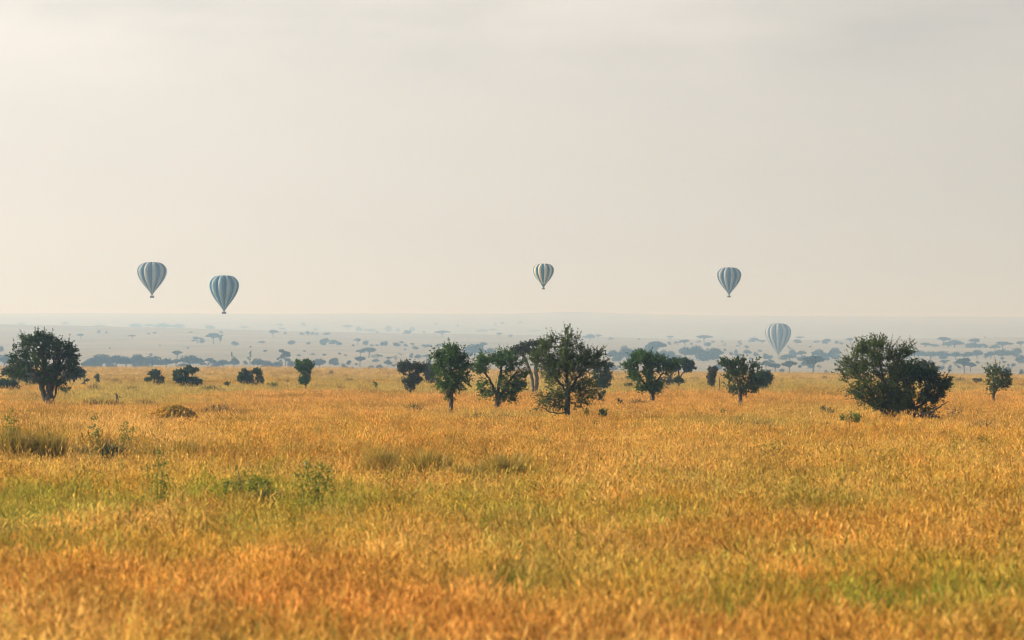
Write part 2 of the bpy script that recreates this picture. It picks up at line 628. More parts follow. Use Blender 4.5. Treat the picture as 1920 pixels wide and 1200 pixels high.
def make_tree(name, label, cat, d, base_px, base_py, lobes, stems=None, leaf='olive', bark=None, ntwig=260,
              shoots=5, shoot_len=0.42, lps=9, leaf_size=0.06, up=0.25, trunk_r=0.12, depth=1.0, seed=1,
              group=None, part_names=('trunk', 'crown'), kill=0.30, droop=0.0, airy=0.25, step=0.17, whips=0):
    """lobes: (px, py, rx, ry[, weight]) crown lobes as seen, turned into metres at distance d.
       stems: polylines of (px, py[, dy]) from the root upwards, first one starts at the base."""
    rng = np.random.default_rng(seed)
    mpp = d / F
    base = pix(base_px, base_py, d)
    zg = float(terrain(base[0], d))
    origin = np.array([base[0], d, zg])
    def loc(px, py, dy=0.0):
        return pix(px, py, d) - origin + np.array([0, dy * mpp, 0])
    ws = np.array([(l[4] if len(l) > 4 else 1.0) * l[2] * l[3] for l in lobes])
    ws = ws / ws.sum()
    pts = []
    for l, w in zip(lobes, ws):
        k = max(8, int(ntwig * 1.5 * w))
        u = rng.normal(size=(k, 3))
        u /= np.linalg.norm(u, axis=1, keepdims=True)
        u *= (rng.random((k, 1)) ** 0.42)
        c = loc(l[0], l[1], l[5] if len(l) > 5 else 0)
        pts.append(c + u * np.array([l[2] * mpp, l[2] * mpp * depth, l[3] * mpp]))
    A = np.concatenate(pts)
    A = A[A[:, 2] > 0.18]
    start = []
    if not stems:
        l0 = lobes[0]
        stems = [[(base_px, base_py), ((base_px * 2 + l0[0]) / 3, (base_py + l0[1]) / 2), (l0[0], l0[1] + l0[3] * 0.3)]]
    for si, st in enumerate(stems):
        P = [loc(*q) for q in st]
        if si == 0:
            P[0] = np.array([0.0, 0.0, -0.12])
        else:
            P[0][2] = max(P[0][2], -0.1)
        prev = -1
        if si > 0:
            dd = [np.linalg.norm(q - P[0]) for q, _ in start]
            k = int(np.argmin(dd))
            prev = k if dd[k] < 1.2 else 0
        for a, b in zip(P[:-1], P[1:]):
            m = max(1, int(np.linalg.norm(b - a) / step))
            for i in range(m + 1):
                if i == 0 and (prev >= 0):
                    continue
                q = a + (b - a) * i / m + (rng.normal(size=3) * 0.02 if i else 0)
                start.append((q, prev))
                prev = len(start) - 1
    N, par = colonize(start, A, step, 2.2, kill * .85, 100, rng, tropism=0.05)
    rad, kids = pipe_radii(N, par, 0.011, base=trunk_r)
    tv, tq = tubes(N, par, rad)
    # leafy shoots at every thin branch node
    thin = np.where((rad < 0.032) & (np.arange(len(N)) >= len(start)))[0]
    cen = A.mean(0)
    spread = np.maximum(A.std(0), 0.2)
    gap = fbm(N[:, 0] * 1.5 + seed * 3.1 + N[:, 1], N[:, 2] * 1.9 + N[:, 1] * .7, seed, 2)
    dens = np.clip((gap - airy) * 4.5, 0.05, 1.35)
    LC, LN, LS, tw_n, tw_p, tw_r = [], [], [], [], [], []
    for i in thin:
        m = rng.poisson(shoots * (1.0 if kids[i] else 1.8) * 0.55 * dens[i])
        outw = (N[i] - cen) / spread
        outw /= max(np.linalg.norm(outw), 1e-6)
        for _ in range(m):
            v = outw * 0.55 + rng.normal(size=3) * 0.55 + np.array([0, 0, up - droop])
            v /= np.linalg.norm(v)
            ln = shoot_len * (0.4 + 0.9 * rng.random())
            k = max(2, int(lps * (0.6 + 0.8 * rng.random())))
            tpar = np.sort(rng.random(k)) ** 0.8
            c = N[i] + v * (tpar * ln)[:, None] + rng.normal(size=(k, 3)) * leaf_size * 0.55
            c[:, 2] -= droop * (tpar * ln) ** 2 * 0.8
            LC.append(c)
            nn = rng.normal(size=(k, 3)) + np.array([0, 0, 0.5])
            LN.append(nn / np.linalg.norm(nn, axis=1, keepdims=True))
            LS.append(leaf_size * (0.55 + 0.8 * rng.random(k)))
            tw_n.append((N[i], N[i] + v * ln))
    if whips:
        # long leafy shoots standing out of the outline
        out = np.linalg.norm((N[thin] - cen) / spread, axis=1) + 0.5 * (N[thin, 2] - cen[2]) / spread[2]
        for i in rng.permutation(thin[np.argsort(-out)[:max(whips * 2, 4)]])[:whips]:
            v = (N[i] - cen) / spread
            v = v / np.linalg.norm(v) * .8 + rng.normal(size=3) * .35 + np.array([0, 0, .45])
            v /= np.linalg.norm(v)
            ln = 0.35 + 0.45 * rng.random()
            k = int(34 * ln)
            tpar = rng.random(k)
            c = N[i] + v * (tpar * ln)[:, None] + rng.normal(size=(k, 3)) * leaf_size * .75 * (1.1 - tpar * .7)[:, None]
            LC.append(c)
            nn = rng.normal(size=(k, 3))
            LN.append(nn / np.linalg.norm(nn, axis=1, keepdims=True))
            LS.append(leaf_size * (0.5 + 0.6 * rng.random(k)))
            tw_n.append((N[i], N[i] + v * ln))
    C, NN, SS = np.concatenate(LC), np.concatenate(LN), np.concatenate(LS)
    ok = C[:, 2] > 0.1
    lv, lq = leaf_quads(C[ok], NN[ok], SS[ok], rng)
    # twigs as thin three-sided spikes belong to the branches
    a = np.array([q[0] for q in tw_n])
    b = np.array([q[1] for q in tw_n])
    dv = b - a
    e1 = np.cross(dv, np.array([0.3, 0.2, 1.0]))
    e1 /= np.maximum(np.linalg.norm(e1, axis=1, keepdims=True), 1e-9)
    e2 = np.cross(dv, e1)
    e2 /= np.maximum(np.linalg.norm(e2, axis=1, keepdims=True), 1e-9)
    rr = 0.008
    tri = np.stack([a + e1 * rr, a - e1 * rr * .5 + e2 * rr, a - e1 * rr * .5 - e2 * rr, b], 1).reshape(-1, 3)
    o4 = np.arange(len(a))[:, None] * 4 + len(tv)
    tt = np.concatenate([o4 + np.array([[0, 1, 3]]), o4 + np.array([[1, 2, 3]]), o4 + np.array([[2, 0, 3]])])
    root = link(name, None, loc=origin)
    root.empty_display_size = 0.5
    tag(root, label, cat, group)
    link(part_names[0], mesh_from(part_names[0], np.concatenate([tv, tri]), quads=tq, tris=tt, mats=[bark or BARK]), root)
    link(part_names[1], mesh_from(part_names[1], lv, quads=lq, mats=[LEAF[leaf]]), root)
    return root


def dist_for_base(py, px=960):
    """distance on the plain at which the grass tops are seen at row py"""
    x, d = hit(px, py, dmin=35, dmax=1000, lift=CANOPY)
    return d



# ------------------------------------------------------------------ trees and bushes of the plain
def T(name, label, base, lobes, cat='tree', dplus=0, **kw):
    d = dist_for_base(base[1], base[0]) + dplus
    scale = d / 215.0
    kw.setdefault('airy', 0.25 if kw.get('leaf') in ('weed', 'dry', 'sedge') else 0.05 if cat == 'bush' else 0.25)
    kw.setdefault('leaf_size', 0.055 * max(1.0, scale ** 0.6))
    return make_tree(name, label, cat, d, base[0], base[1], lobes, **kw)


NEAR_GROUP = 'trees standing in the golden grass'
T('thorn_tree', 'big round leafy tree with thick splayed trunk and a bare low dead limb', (92, 761),
  [(76, 668, 56, 34), (42, 690, 32, 26), (122, 676, 27, 36), (70, 642, 38, 16), (98, 702, 40, 24), (135, 700, 15, 14, .6), (85, 636, 22, 12, .5)],
  stems=[[(92, 761), (93, 738), (90, 712), (82, 690)], [(92, 746), (96, 722), (106, 695)], [(88, 757), (82, 740), (76, 718), (66, 700)],
         [(96, 757), (104, 737), (108, 714)], [(84, 755), (76, 744), (66, 738), (60, 741), (54, 739)]],
  leaf='dark', ntwig=480, trunk_r=0.42, seed=3, whips=40, airy=0.18, shoots=6, lps=11, group=NEAR_GROUP)
T('shrub', 'dark rounded bush cut by the left edge of the picture', (12, 731), [(10, 722, 22, 9), (26, 724, 9, 6)], cat='bush',
  leaf='dark', ntwig=110, shoots=8, lps=11, trunk_r=0.06, seed=5, part_names=('stem', 'foliage'), shoot_len=.35)
T('thorn_tree', 'hazy bluish tree half hidden behind the left side of the thick trunked tree', (40, 727), [(30, 697, 26, 11), (48, 704, 24, 14), (38, 712, 18, 10)],
  leaf='grey', ntwig=170, shoots=7, lps=10, trunk_r=0.12, seed=7, dplus=70)
T('shrub', 'pale green bush showing behind the thick trunk of the big left tree', (68, 728), [(66, 715, 22, 12), (82, 718, 12, 9)], cat='bush',
  leaf='grey', ntwig=110, shoots=7, lps=10, trunk_r=0.06, seed=8, part_names=('stem', 'foliage'), dplus=40)
T('acacia_tree', 'hazy forked acacia right behind the big thick trunked tree', (134, 724), [(143, 698, 17, 9), (128, 704, 13, 8), (150, 700, 8, 7)],
  stems=[[(134, 724), (131, 714), (126, 706)], [(135, 722), (140, 712), (145, 702)]], leaf='grey', ntwig=130, shoots=7, lps=10, trunk_r=0.10, seed=9, dplus=30)
T('shrub', 'low dark bush at the foot of the forked acacia', (124, 737), [(124, 731, 9, 5), (131, 728, 4, 3)], cat='bush', leaf='dark', ntwig=50,
  shoots=7, lps=9, trunk_r=0.04, seed=10, part_names=('stem', 'foliage'), shoot_len=.25)
T('sapling', 'small oval sapling beside the forked acacia, paler of two', (159, 722), [(159, 711, 6, 7)], cat='small tree', leaf='grey', ntwig=45, shoots=7, lps=9,
  trunk_r=0.05, seed=12, shoot_len=.3)
T('sapling', 'small upright dark sapling alone on the plain left of centre', (182, 719), [(182, 707, 5, 6), (183, 713, 5, 4)], cat='small tree', leaf='dark', ntwig=45,
  shoots=8, lps=10, trunk_r=0.05, seed=13, shoot_len=.28)
T('thorn_tree', 'short compact dark tree with a side lobe under the leftmost balloon', (288, 722), [(290, 704, 11, 10), (300, 712, 7, 6), (276, 711, 7, 4)],
  leaf='dark', ntwig=150, shoots=8, lps=11, trunk_r=0.10, seed=14, airy=0.1, shoot_len=.3)
T('shrub', 'dense sloping dark bush with a flat acacia rising behind it', (350, 725), [(338, 706, 13, 14), (352, 714, 18, 9), (368, 717, 11, 6)], cat='bush',
  leaf='dark', ntwig=190, shoots=9, lps=12, trunk_r=0.08, seed=15, part_names=('stem', 'foliage'), shoot_len=.32)
T('acacia_tree', 'small flat topped acacia rising out of the sloping dark bush', (356, 721), [(357, 694, 15, 4.5), (354, 690, 9, 3)], stems=[[(356, 721), (354, 708), (350, 698)], [(355, 716), (360, 705), (363, 697)]],
  leaf='dark', ntwig=110, shoots=8, lps=11, trunk_r=0.07, seed=16, shoot_len=.25, dplus=25)
T('shrub', 'tiny low dark bush between the sloping bush and the paired bushes', (427, 725), [(427, 720, 7, 3.5)], cat='bush', leaf='dark', ntwig=40, shoots=7, lps=9,
  trunk_r=0.04, seed=17, part_names=('stem', 'foliage'), shoot_len=.2)
T('shrub', 'tall leafy bush, left one of the close pair under the deep blue balloon', (459, 722), [(456, 706, 10, 13), (465, 708, 9, 12)], cat='bush', leaf='dark', ntwig=150,
  shoots=9, lps=12, trunk_r=0.07, seed=18, part_names=('stem', 'foliage'), shoot_len=.3)
T('thorn_tree', 'open headed little tree, right one of the close pair under the deep blue balloon', (482, 722), [(482, 698, 10, 6), (486, 711, 9, 8), (476, 714, 6, 6)], leaf='dark', ntwig=120,
  shoots=7, lps=10, trunk_r=0.07, seed=19, shoot_len=.3)
T('thorn_tree', 'lone two tiered tree, wide green top over a narrow dark skirt', (573, 728), [(573, 686, 19, 10), (565, 682, 10, 6), (573, 697, 13, 7), (572, 711, 12, 9)],
  stems=[[(573, 728), (573, 712), (572, 695)]], leaf='green', ntwig=250, shoots=8, lps=11, trunk_r=0.10, seed=20, airy=0.22, shoot_len=.32)
T('thorn_tree', 'slim trunked tree with a flat cap and two lower tiers of foliage', (770, 739), [(770, 687, 27, 9), (772, 694, 24, 8), (776, 711, 20, 9), (766, 716, 13, 6), (771, 726, 13, 6, .5)],
  stems=[[(770, 739), (771, 720), (769, 700)]], leaf='grey', ntwig=260, shoots=7, lps=10, trunk_r=0.11, seed=21, whips=20, airy=0.24, shoot_len=.36)
T('thorn_tree', 'bluish tree half hidden behind the left flank of the mop headed tree', (806, 727), [(807, 698, 15, 14), (810, 714, 12, 10)], leaf='grey', ntwig=150, shoots=8, lps=10,
  trunk_r=0.10, seed=22, dplus=60)
T('thorn_tree', 'tall mop headed tree on a bare straight trunk, hanging twigs below', (846, 773),
  [(842, 676, 32, 24), (846, 656, 20, 9), (848, 706, 32, 24), (866, 690, 16, 30), (848, 733, 12, 12, .4)],
  stems=[[(846, 773), (846, 740), (845, 705), (844, 680)]], leaf='green', ntwig=420, trunk_r=0.13, seed=23, whips=30, airy=0.12, shoots=6, lps=11, droop=.25, shoot_len=.5, group=NEAR_GROUP)
T('thorn_tree', 'leaning crooked limbed tree with broad bright green crown and ragged underside', (934, 766),
  [(938, 676, 44, 15), (968, 692, 28, 20), (903, 690, 22, 15), (958, 716, 30, 20), (922, 738, 24, 12, .45), (955, 740, 20, 12, .6), (905, 722, 16, 10, .35)],
  stems=[[(934, 766), (933, 748), (924, 722), (910, 700)], [(934, 752), (947, 726), (962, 705)], [(932, 745), (936, 715), (940, 690)]],
  leaf='green', ntwig=430, trunk_r=0.19, seed=24, whips=36, airy=0.2, shoots=6, lps=10, group=NEAR_GROUP)
T('acacia_tree', 'twin trunked flat topped acacia behind the feathery central tree', (1003, 736),
  [(985, 655, 30, 9), (1006, 646, 26, 8), (970, 662, 16, 6), (1020, 652, 20, 8)],
  stems=[[(1003, 736), (1007, 712), (1004, 690), (1010, 662)], [(999, 735), (998, 712), (992, 690), (982, 668)]],
  leaf='grey', bark=BARK_PALE, ntwig=260, trunk_r=0.26, seed=25, whips=20, airy=0.15, shoots=6, lps=10, shoot_len=.35)
T('thorn_tree', 'tallest central tree, feathery and ragged with spiky upright twigs on top', (1063, 783),
  [(1062, 690, 52, 46), (1058, 654, 22, 22), (1110, 672, 30, 13), (1026, 676, 30, 34), (1042, 740, 34, 26), (1088, 740, 28, 26), (1074, 640, 15, 12, .5), (1062, 632, 9, 14, .6), (1020, 764, 17, 5, .6), (1118, 690, 18, 10, .6), (1040, 648, 14, 14, .5)],
  stems=[[(1063, 783), (1064, 745), (1063, 700), (1061, 660), (1064, 630)], [(1063, 772), (1048, 776), (1030, 772), (1016, 764)], [(1063, 740), (1085, 705), (1110, 680)], [(1063, 735), (1040, 705), (1026, 675)]],
  leaf='olive', ntwig=700, trunk_r=0.15, seed=26, whips=90, airy=0.27, shoots=6, lps=13, up=.45, shoot_len=.55, leaf_size=.045, kill=.27, group=NEAR_GROUP)
T('acacia_tree', 'dark flat topped tree half hidden behind the right side of the feathery tree', (1125, 737), [(1126, 686, 26, 8), (1130, 705, 18, 12), (1128, 720, 14, 10)],
  leaf='dark', ntwig=190, shoots=8, lps=10, trunk_r=0.10, seed=27, dplus=20)
T('sapling', 'little round headed sapling right of the feathery central tree', (1124, 761), [(1124, 743, 11, 8)], cat='small tree', leaf='dark', ntwig=90, shoots=8, lps=11, trunk_r=0.05,
  seed=28, shoot_len=.25)
T('shrub', 'small yellowish green shrub just right of the feathery tree trunk', (1101, 783), [(1101, 776, 8, 6)], cat='bush', leaf='weed', ntwig=60, shoots=7, lps=9, trunk_r=0.03, seed=29,
  part_names=('stem', 'foliage'), shoot_len=.22)
T('shrub', 'small dark green shrub below the little round headed sapling', (1131, 783), [(1131, 776, 9, 5)], cat='bush', leaf='green', ntwig=60, shoots=8, lps=9, trunk_r=0.03, seed=30,
  part_names=('stem', 'foliage'), shoot_len=.22)
T('acacia_tree', 'wide spreading umbrella tree with layered ragged skirt right of centre', (1222, 754),
  [(1215, 678, 40, 11), (1204, 668, 20, 8), (1248, 688, 28, 13), (1205, 705, 28, 14), (1212, 724, 24, 10), (1184, 688, 15, 12), (1232, 725, 14, 10, .6)],
  stems=[[(1222, 754), (1224, 730), (1216, 705), (1210, 685)], [(1222, 744), (1232, 715), (1244, 695)], [(1222, 738), (1205, 715), (1192, 695)]],
  leaf='green', ntwig=420, trunk_r=0.17, seed=31, whips=36, airy=0.2, shoots=6, lps=10, group=NEAR_GROUP)
T('acacia_tree', 'flat topped acacia on a bare trunk behind the wide spreading umbrella tree', (1272, 729), [(1272, 680, 30, 7), (1290, 690, 14, 7), (1262, 688, 20, 6), (1272, 712, 12, 9, .3)],
  stems=[[(1272, 729), (1273, 712), (1272, 692)], [(1273, 715), (1280, 700), (1288, 692)]], leaf='dark', ntwig=210, shoots=8, lps=10, trunk_r=0.12, seed=32, airy=0.1, dplus=15, shoot_len=.32)
T('sapling', 'thin sparse sapling under the acacia behind the umbrella tree', (1252, 729), [(1252, 713, 12, 8, .6)], cat='small tree', leaf='grey', ntwig=50, shoots=5, lps=7, trunk_r=0.05, seed=33, dplus=25)
T('thorn_tree', 'narrow columnar little tree beside a bare dead pole', (1334, 729), [(1336, 695, 9, 8), (1333, 706, 8, 8), (1335, 717, 8, 7)], stems=[[(1334, 729), (1334, 712), (1335, 698)]],
  leaf='grey', ntwig=140, shoots=8, lps=10, trunk_r=0.07, seed=34, airy=0.1, shoot_len=.25)
T('thorn_tree', 'bristly dark tree of drooping tiers under the balloon on the right', (1388, 758),
  [(1388, 688, 34, 12), (1416, 688, 13, 14), (1362, 682, 16, 6), (1384, 708, 28, 13), (1388, 733, 26, 8), (1402, 722, 24, 12), (1376, 725, 20, 8, .6)],
  stems=[[(1388, 758), (1388, 730), (1387, 700)], [(1388, 740), (1402, 715), (1414, 695)], [(1388, 725), (1376, 700), (1362, 686)]],
  leaf='dark', ntwig=380, trunk_r=0.13, seed=35, whips=40, shoots=6, lps=10, group=NEAR_GROUP)
T('shrub', 'hazy dark bush behind the right side of the bristly tree', (1432, 736), [(1428, 712, 20, 14), (1438, 706, 10, 10)], cat='bush', leaf='dark', ntwig=150, shoots=8, lps=10,
  trunk_r=0.08, seed=36, part_names=('stem', 'foliage'), dplus=15)
T('thorn_tree', 'huge sprawling thorny tree, many stemmed, with spiky top shoots', (1678, 784),
  [(1632, 690, 54, 36), (1643, 662, 42, 20), (1690, 662, 20, 16, .5), (1640, 738, 44, 26), (1592, 696, 20, 24), (1666, 750, 40, 24), (1608, 735, 18, 10, .4), (1658, 652, 20, 12, .5), (1700, 656, 9, 12, .4)],
  stems=[[(1678, 784), (1670, 748), (1655, 705), (1645, 655)], [(1675, 782), (1645, 752), (1618, 715), (1600, 690)], [(1682, 782), (1684, 735), (1682, 690), (1694, 650)],
         [(1670, 778), (1640, 765), (1612, 745), (1596, 736)], [(1685, 780), (1700, 745), (1705, 705)]],
  leaf='olive', ntwig=760, trunk_r=0.15, seed=37, whips=110, airy=0.27, shoots=6, lps=14, up=.45, shoot_len=.58, leaf_size=.045, kill=.27, group=NEAR_GROUP)
T('shrub', 'massive dense dark bush leaning right against the huge thorny tree', (1726, 784),
  [(1698, 702, 34, 22), (1732, 712, 32, 19), (1758, 724, 20, 13), (1768, 716, 11, 8, .7), (1738, 744, 28, 11, .7), (1690, 748, 30, 28), (1712, 735, 26, 20), (1736, 772, 20, 8, .7)], cat='bush',
  airy=0.2, up=0.35,
  stems=[[(1726, 784), (1715, 768), (1738, 752), (1760, 740)], [(1722, 782), (1708, 755), (1700, 720)], [(1730, 783), (1745, 770), (1762, 758)]],
  leaf='dark', ntwig=640, trunk_r=0.17, seed=38, whips=50, shoots=8, lps=12, shoot_len=.46, kill=.27, part_names=('stem', 'foliage'), dplus=4, group=NEAR_GROUP)
T('thorn_tree', 'bluish hazy tree peeping over the back of the massive dense bush', (1742, 738), [(1738, 694, 20, 13), (1730, 684, 14, 6), (1745, 705, 14, 10)], leaf='grey', ntwig=150, shoots=8, lps=10,
  trunk_r=0.10, seed=39, dplus=60)
T('thorn_tree', 'small lone airy tree standing near the right edge of the plain', (1863, 755), [(1862, 698, 20, 12), (1868, 716, 22, 13), (1884, 708, 10, 12), (1887, 728, 9, 5, .5), (1856, 728, 12, 8)],
  stems=[[(1863, 755), (1863, 735), (1862, 712)], [(1863, 738), (1875, 722), (1888, 727)]], leaf='olive', ntwig=270, trunk_r=0.11, seed=40, whips=24, shoots=6, lps=10, group=NEAR_GROUP)
T('shrub', 'bright green low shrub in front of the huge thorny tree', (1593, 798), [(1596, 788, 18, 8), (1585, 790, 10, 7), (1609, 789, 5, 7, .6)], cat='bush', leaf='weed', ntwig=120, shoots=7, lps=9, up=.8,
  trunk_r=0.03, seed=41, part_names=('stem', 'foliage'), shoot_len=.28)
T('shrub', 'dry twiggy bush at the right foot of the massive dense bush', (1784, 786), [(1786, 776, 15, 8, .5)], cat='bush', leaf='dry', bark=DEAD, ntwig=110, shoots=4, lps=3, up=.8, trunk_r=0.03, seed=42,
  part_names=('stem', 'foliage'), shoot_len=.4)
for (nm, lab, b, lob, lf, sd_) in [
    ('shrub', 'tiny green shrub in the grass right of the bristly tree trunk', (1355, 779), [(1355, 774, 5, 4)], 'weed', 50),
    ('shrub', 'sparse greenish shrub left of the huge thorny tree, behind the bright low shrub', (1552, 775), [(1551, 768, 14, 4, .5)], 'sedge', 51),
    ('shrub', 'low green shrub in open grass left of the slim trunked tree', (512, 725), [(512, 722, 13, 4)], 'weed', 52),
    ('shrub', 'small upright green shrub on the plain midway between two lone trees', (704, 727), [(704, 722, 5, 5)], 'green', 53),
    ('shrub', 'small faded shrub on the plain behind the lone airy tree', (1830, 718), [(1832, 714, 8, 4)], 'sedge', 54),
    ('shrub', 'low pale shrub on the plain below the distant acacia right of the feathery tree', (1178, 727), [(1178, 722, 9, 4)], 'sedge', 55),
    ('shrub', 'scrubby little shrub in the grass between sapling and umbrella tree', (1162, 761), [(1160, 755, 8, 5, .5)], 'sedge', 56)]:
    T(nm, lab, b, lob, cat='bush', leaf=lf, ntwig=40, shoots=6, lps=8, trunk_r=0.03, seed=sd_, part_names=('stem', 'foliage'), shoot_len=.22)


def wood_piece(name, label, cat, base, lines, r, seed, group=None):
    d = dist_for_base(base[1], base[0])
    mpp = d / F
    b = pix(base[0], base[1], d)
    o = np.array([b[0], d, float(terrain(b[0], d))])
    rng = np.random.default_rng(seed)
    nodes, par, rad = [], [], []
    for li, (line, ra, rb) in enumerate(lines):
        prev = -1
        for i in range(len(line) - 1):
            p = pix(line[i][0], line[i][1], d) - o
            q = pix(line[i + 1][0], line[i + 1][1], d) - o
            for k in range(5):
                if prev >= 0 and k == 0:
                    continue
                nodes.append(p + (q - p) * k / 4 + rng.normal(size=3) * 0.018)
                par.append(prev)
                prev = len(nodes) - 1
                rad.append(ra + (rb - ra) * (i + k / 4) / (len(line) - 1))
    v, q = tubes(np.array(nodes), par, np.array(rad), 9)
    ob = link(name, mesh_from(name, v, quads=q, mats=[DEAD if r else BARK]), loc=o)
    return tag(ob, label, cat, group)


wood_piece('dead_pole', 'bare thin dead trunk standing beside the narrow columnar tree', 'dead tree', (1349, 733), [([(1349, 737), (1349.5, 720), (1349, 706)], .07, .03)], True, 1)
wood_piece('stump', 'small dark broken stump with side twig in the grass right of the big left tree', 'stump', (220, 754),
           [([(220, 758), (220, 746), (218, 739)], .13, .06), ([(220, 748), (224, 744), (227, 745)], .05, .02), ([(218, 740), (216, 736)], .03, .01)], False, 2)
wood_piece('fallen_log', 'dark fallen trunk with broken limbs lying under the massive dense bush', 'log', (1745, 786),
           [([(1712, 781), (1728, 778), (1748, 781), (1768, 786)], .17, .08), ([(1722, 780), (1738, 775), (1752, 770)], .08, .03), ([(1740, 778), (1755, 768), (1768, 758), (1780, 752)], .06, .02)], False, 3)
wood_piece('fallen_branch', 'short reddish dead branch lying beside the bright green low shrub', 'branch', (1575, 784), [([(1571, 783), (1577, 781), (1585, 783)], .06, .03)], True, 4)


SOIL = bark_material('mound_soil', (0.24, 0.16, 0.05), (0.48, 0.30, 0.08))


def mound(name, label, cat, px, top, base, hw, leaf, seed, n=5200, soil=True):
    d = dist_for_base(base, px)
    mpp = d / F
    b = pix(px, base, d)
    o = np.array([b[0], d, float(terrain(b[0], d))])
    rng = np.random.default_rng(seed)
    h = zrow(top, d) - o[2]
    rx, ry = hw * mpp, hw * mpp * 0.8
    th = rng.random(n) * 2 * np.pi
    rr = np.sqrt(rng.random(n))
    x, y = rr * np.cos(th), rr * np.sin(th)
    shape = lambda a, b_: np.clip(1 - (a * a + b_ * b_), 0, 1) ** 0.8 * (0.55 + 0.55 * fbm(a * 2.6 + seed, b_ * 2.6, seed)) * (1 - 0.15 * a)
    z = shape(x, y)
    c = np.stack([x * rx, y * ry, z * h + rng.normal(size=n) * 0.05], -1)
    nn = rng.normal(size=(n, 3))
    nn /= np.linalg.norm(nn, axis=1, keepdims=True)
    lv, lq = leaf_quads(c, nn, 0.06 * (0.5 + rng.random(n)), rng)
    root = link(name, None, loc=o)
    tag(root, label, cat)
    g = np.linspace(-1, 1, 25)
    gx, gy = np.meshgrid(g, g)
    gz = np.maximum(shape(gx, gy) * h - 0.05, -0.05)
    k = np.arange(24)[:, None] * 25 + np.arange(24)[None]
    q = np.stack([k, k + 1, k + 26, k + 25], -1).reshape(-1, 4)
    link('soil', mesh_from('soil', np.stack([gx * rx, gy * ry, gz], -1), quads=q, mats=[SOIL], smooth=True), root)
    link('creeper', mesh_from('creeper', lv, quads=lq, mats=[LEAF[leaf]]), root)


mound('termite_mound', 'low mound overgrown with orange and green creeper in the golden grass', 'mound', 318, 758, 784, 78, 'mound', 3, n=9000)
mound('termite_mound', 'small far dark mound on the plain under the balloons at left', 'mound', 218, 709, 716, 17, 'dry', 5, n=900)

# ------------------------------------------------------------------ distant trees on the slopes
def far_proto(kind, seed):
    """a distant tree one unit tall and one unit wide: trunk and crown in one small mesh"""
    rng = np.random.default_rng(seed)
    lobes, stems = [], []
    fork = 0.0
    if kind == 'umbrella':
        fork = 0.45
        for i in range(7):
            a = rng.random() * 6.28
            r = 0.30 * rng.random() ** .5
            lobes.append((r * math.cos(a), r * math.sin(a), 0.80 + 0.1 * rng.random() - r * 0.45, 0.20 + .05 * rng.random(), 0.10))
        lobes.append((0, 0, .86, .28, .11))
        lobes.append((0.1, 0.05, .66, .2, .12))
    elif kind == 'dome':
        fork = 0.28
        for i in range(9):
            a = rng.random() * 6.28
            r = 0.31 * rng.random() ** .5
            lobes.append((r * math.cos(a), r * math.sin(a), 0.72 - r * 0.9 + 0.08 * rng.random(), 0.21, 0.17))
        lobes.append((0, 0, .72, .30, .24))
        for i in range(3 if seed % 2 else 0):
            a = rng.random() * 6.28
            lobes.append((.28 * math.cos(a), .28 * math.sin(a), .22, .17, .17))
    elif kind == 'bush':
        fork = 0.1
        for i in range(8):
            a = rng.random() * 6.28
            r = 0.3 * rng.random() ** .5
            lobes.append((r * math.cos(a), r * math.sin(a), 0.22 + 0.42 * rng.random() * (1 - r), 0.24, 0.26))
    elif kind == 'layered':
        fork = 0.35
        for i in range(8):
            a = rng.random() * 6.28
            r = 0.34 * rng.random() ** .4
            lobes.append((r * math.cos(a), r * math.sin(a), 0.36 + 0.55 * rng.random(), 0.17, 0.065))
    elif kind == 'tall':
        fork = 0.3
        for i in range(6):
            a = rng.random() * 6.28
            lobes.append((0.26 * math.cos(a), 0.26 * math.sin(a), 0.45 + 0.5 * i / 6, 0.15, 0.05))
    V, Q, MI = [], [], []
    for (x, y, z, r, h) in lobes:
        n = 60 if kind == 'tall' else 150
        u = rng.normal(size=(n, 3))
        u /= np.linalg.norm(u, axis=1, keepdims=True)
        u *= rng.random((n, 1)) ** 0.4
        c = np.array([x, y, z]) + u * np.array([r, r, h])
        c[:, 2] = np.clip(c[:, 2], 0.02, 1.0)
        nn = rng.normal(size=(n, 3))
        nn /= np.linalg.norm(nn, axis=1, keepdims=True)
        v, q = leaf_quads(c, nn, 0.045 * (0.6 + 0.8 * rng.random(n)), rng, 0.7)
        v[:, 2] = np.clip(v[:, 2], 0.0, 1.02)
        Q.append(q + sum(len(k) for k in V))
        V.append(v)
        MI.append(np.zeros(len(q)))
    nodes, par, rad = [np.array([0, 0, -0.06]), np.array([0, 0, fork * .5]), np.array([rng.normal() * .02, 0, fork])], [-1, 0, 1], [.035, .03, .028]
    for (x, y, z, r, h) in lobes:
        if z < fork:
            continue
        nodes.append(np.array([x * .6, y * .6, fork + (z - fork) * .6]))
        par.append(2)
        rad.append(.017)
        nodes.append(np.array([x, y, z]))
        par.append(len(nodes) - 2)
        rad.append(.009)
    tv, tq = tubes(np.array(nodes), par, np.array(rad), 5)
    Q.append(tq + sum(len(k) for k in V))
    V.append(tv)
    MI.append(np.ones(len(tq)))
    return mesh_from('distant_' + kind, np.concatenate(V), quads=np.concatenate(Q), mi=np.concatenate(MI), mats=[LEAF['far'], BARK])


PROTO = {k: [far_proto(k, 100 + 7 * i + 31 * j) for i in range(n)] for j, (k, n) in enumerate(
    [('umbrella', 4), ('dome', 4), ('bush', 3), ('layered', 3), ('tall', 2)])}
KN = {'U': 'umbrella', 'D': 'dome', 'B': 'bush', 'L': 'layered', 'T': 'tall'}
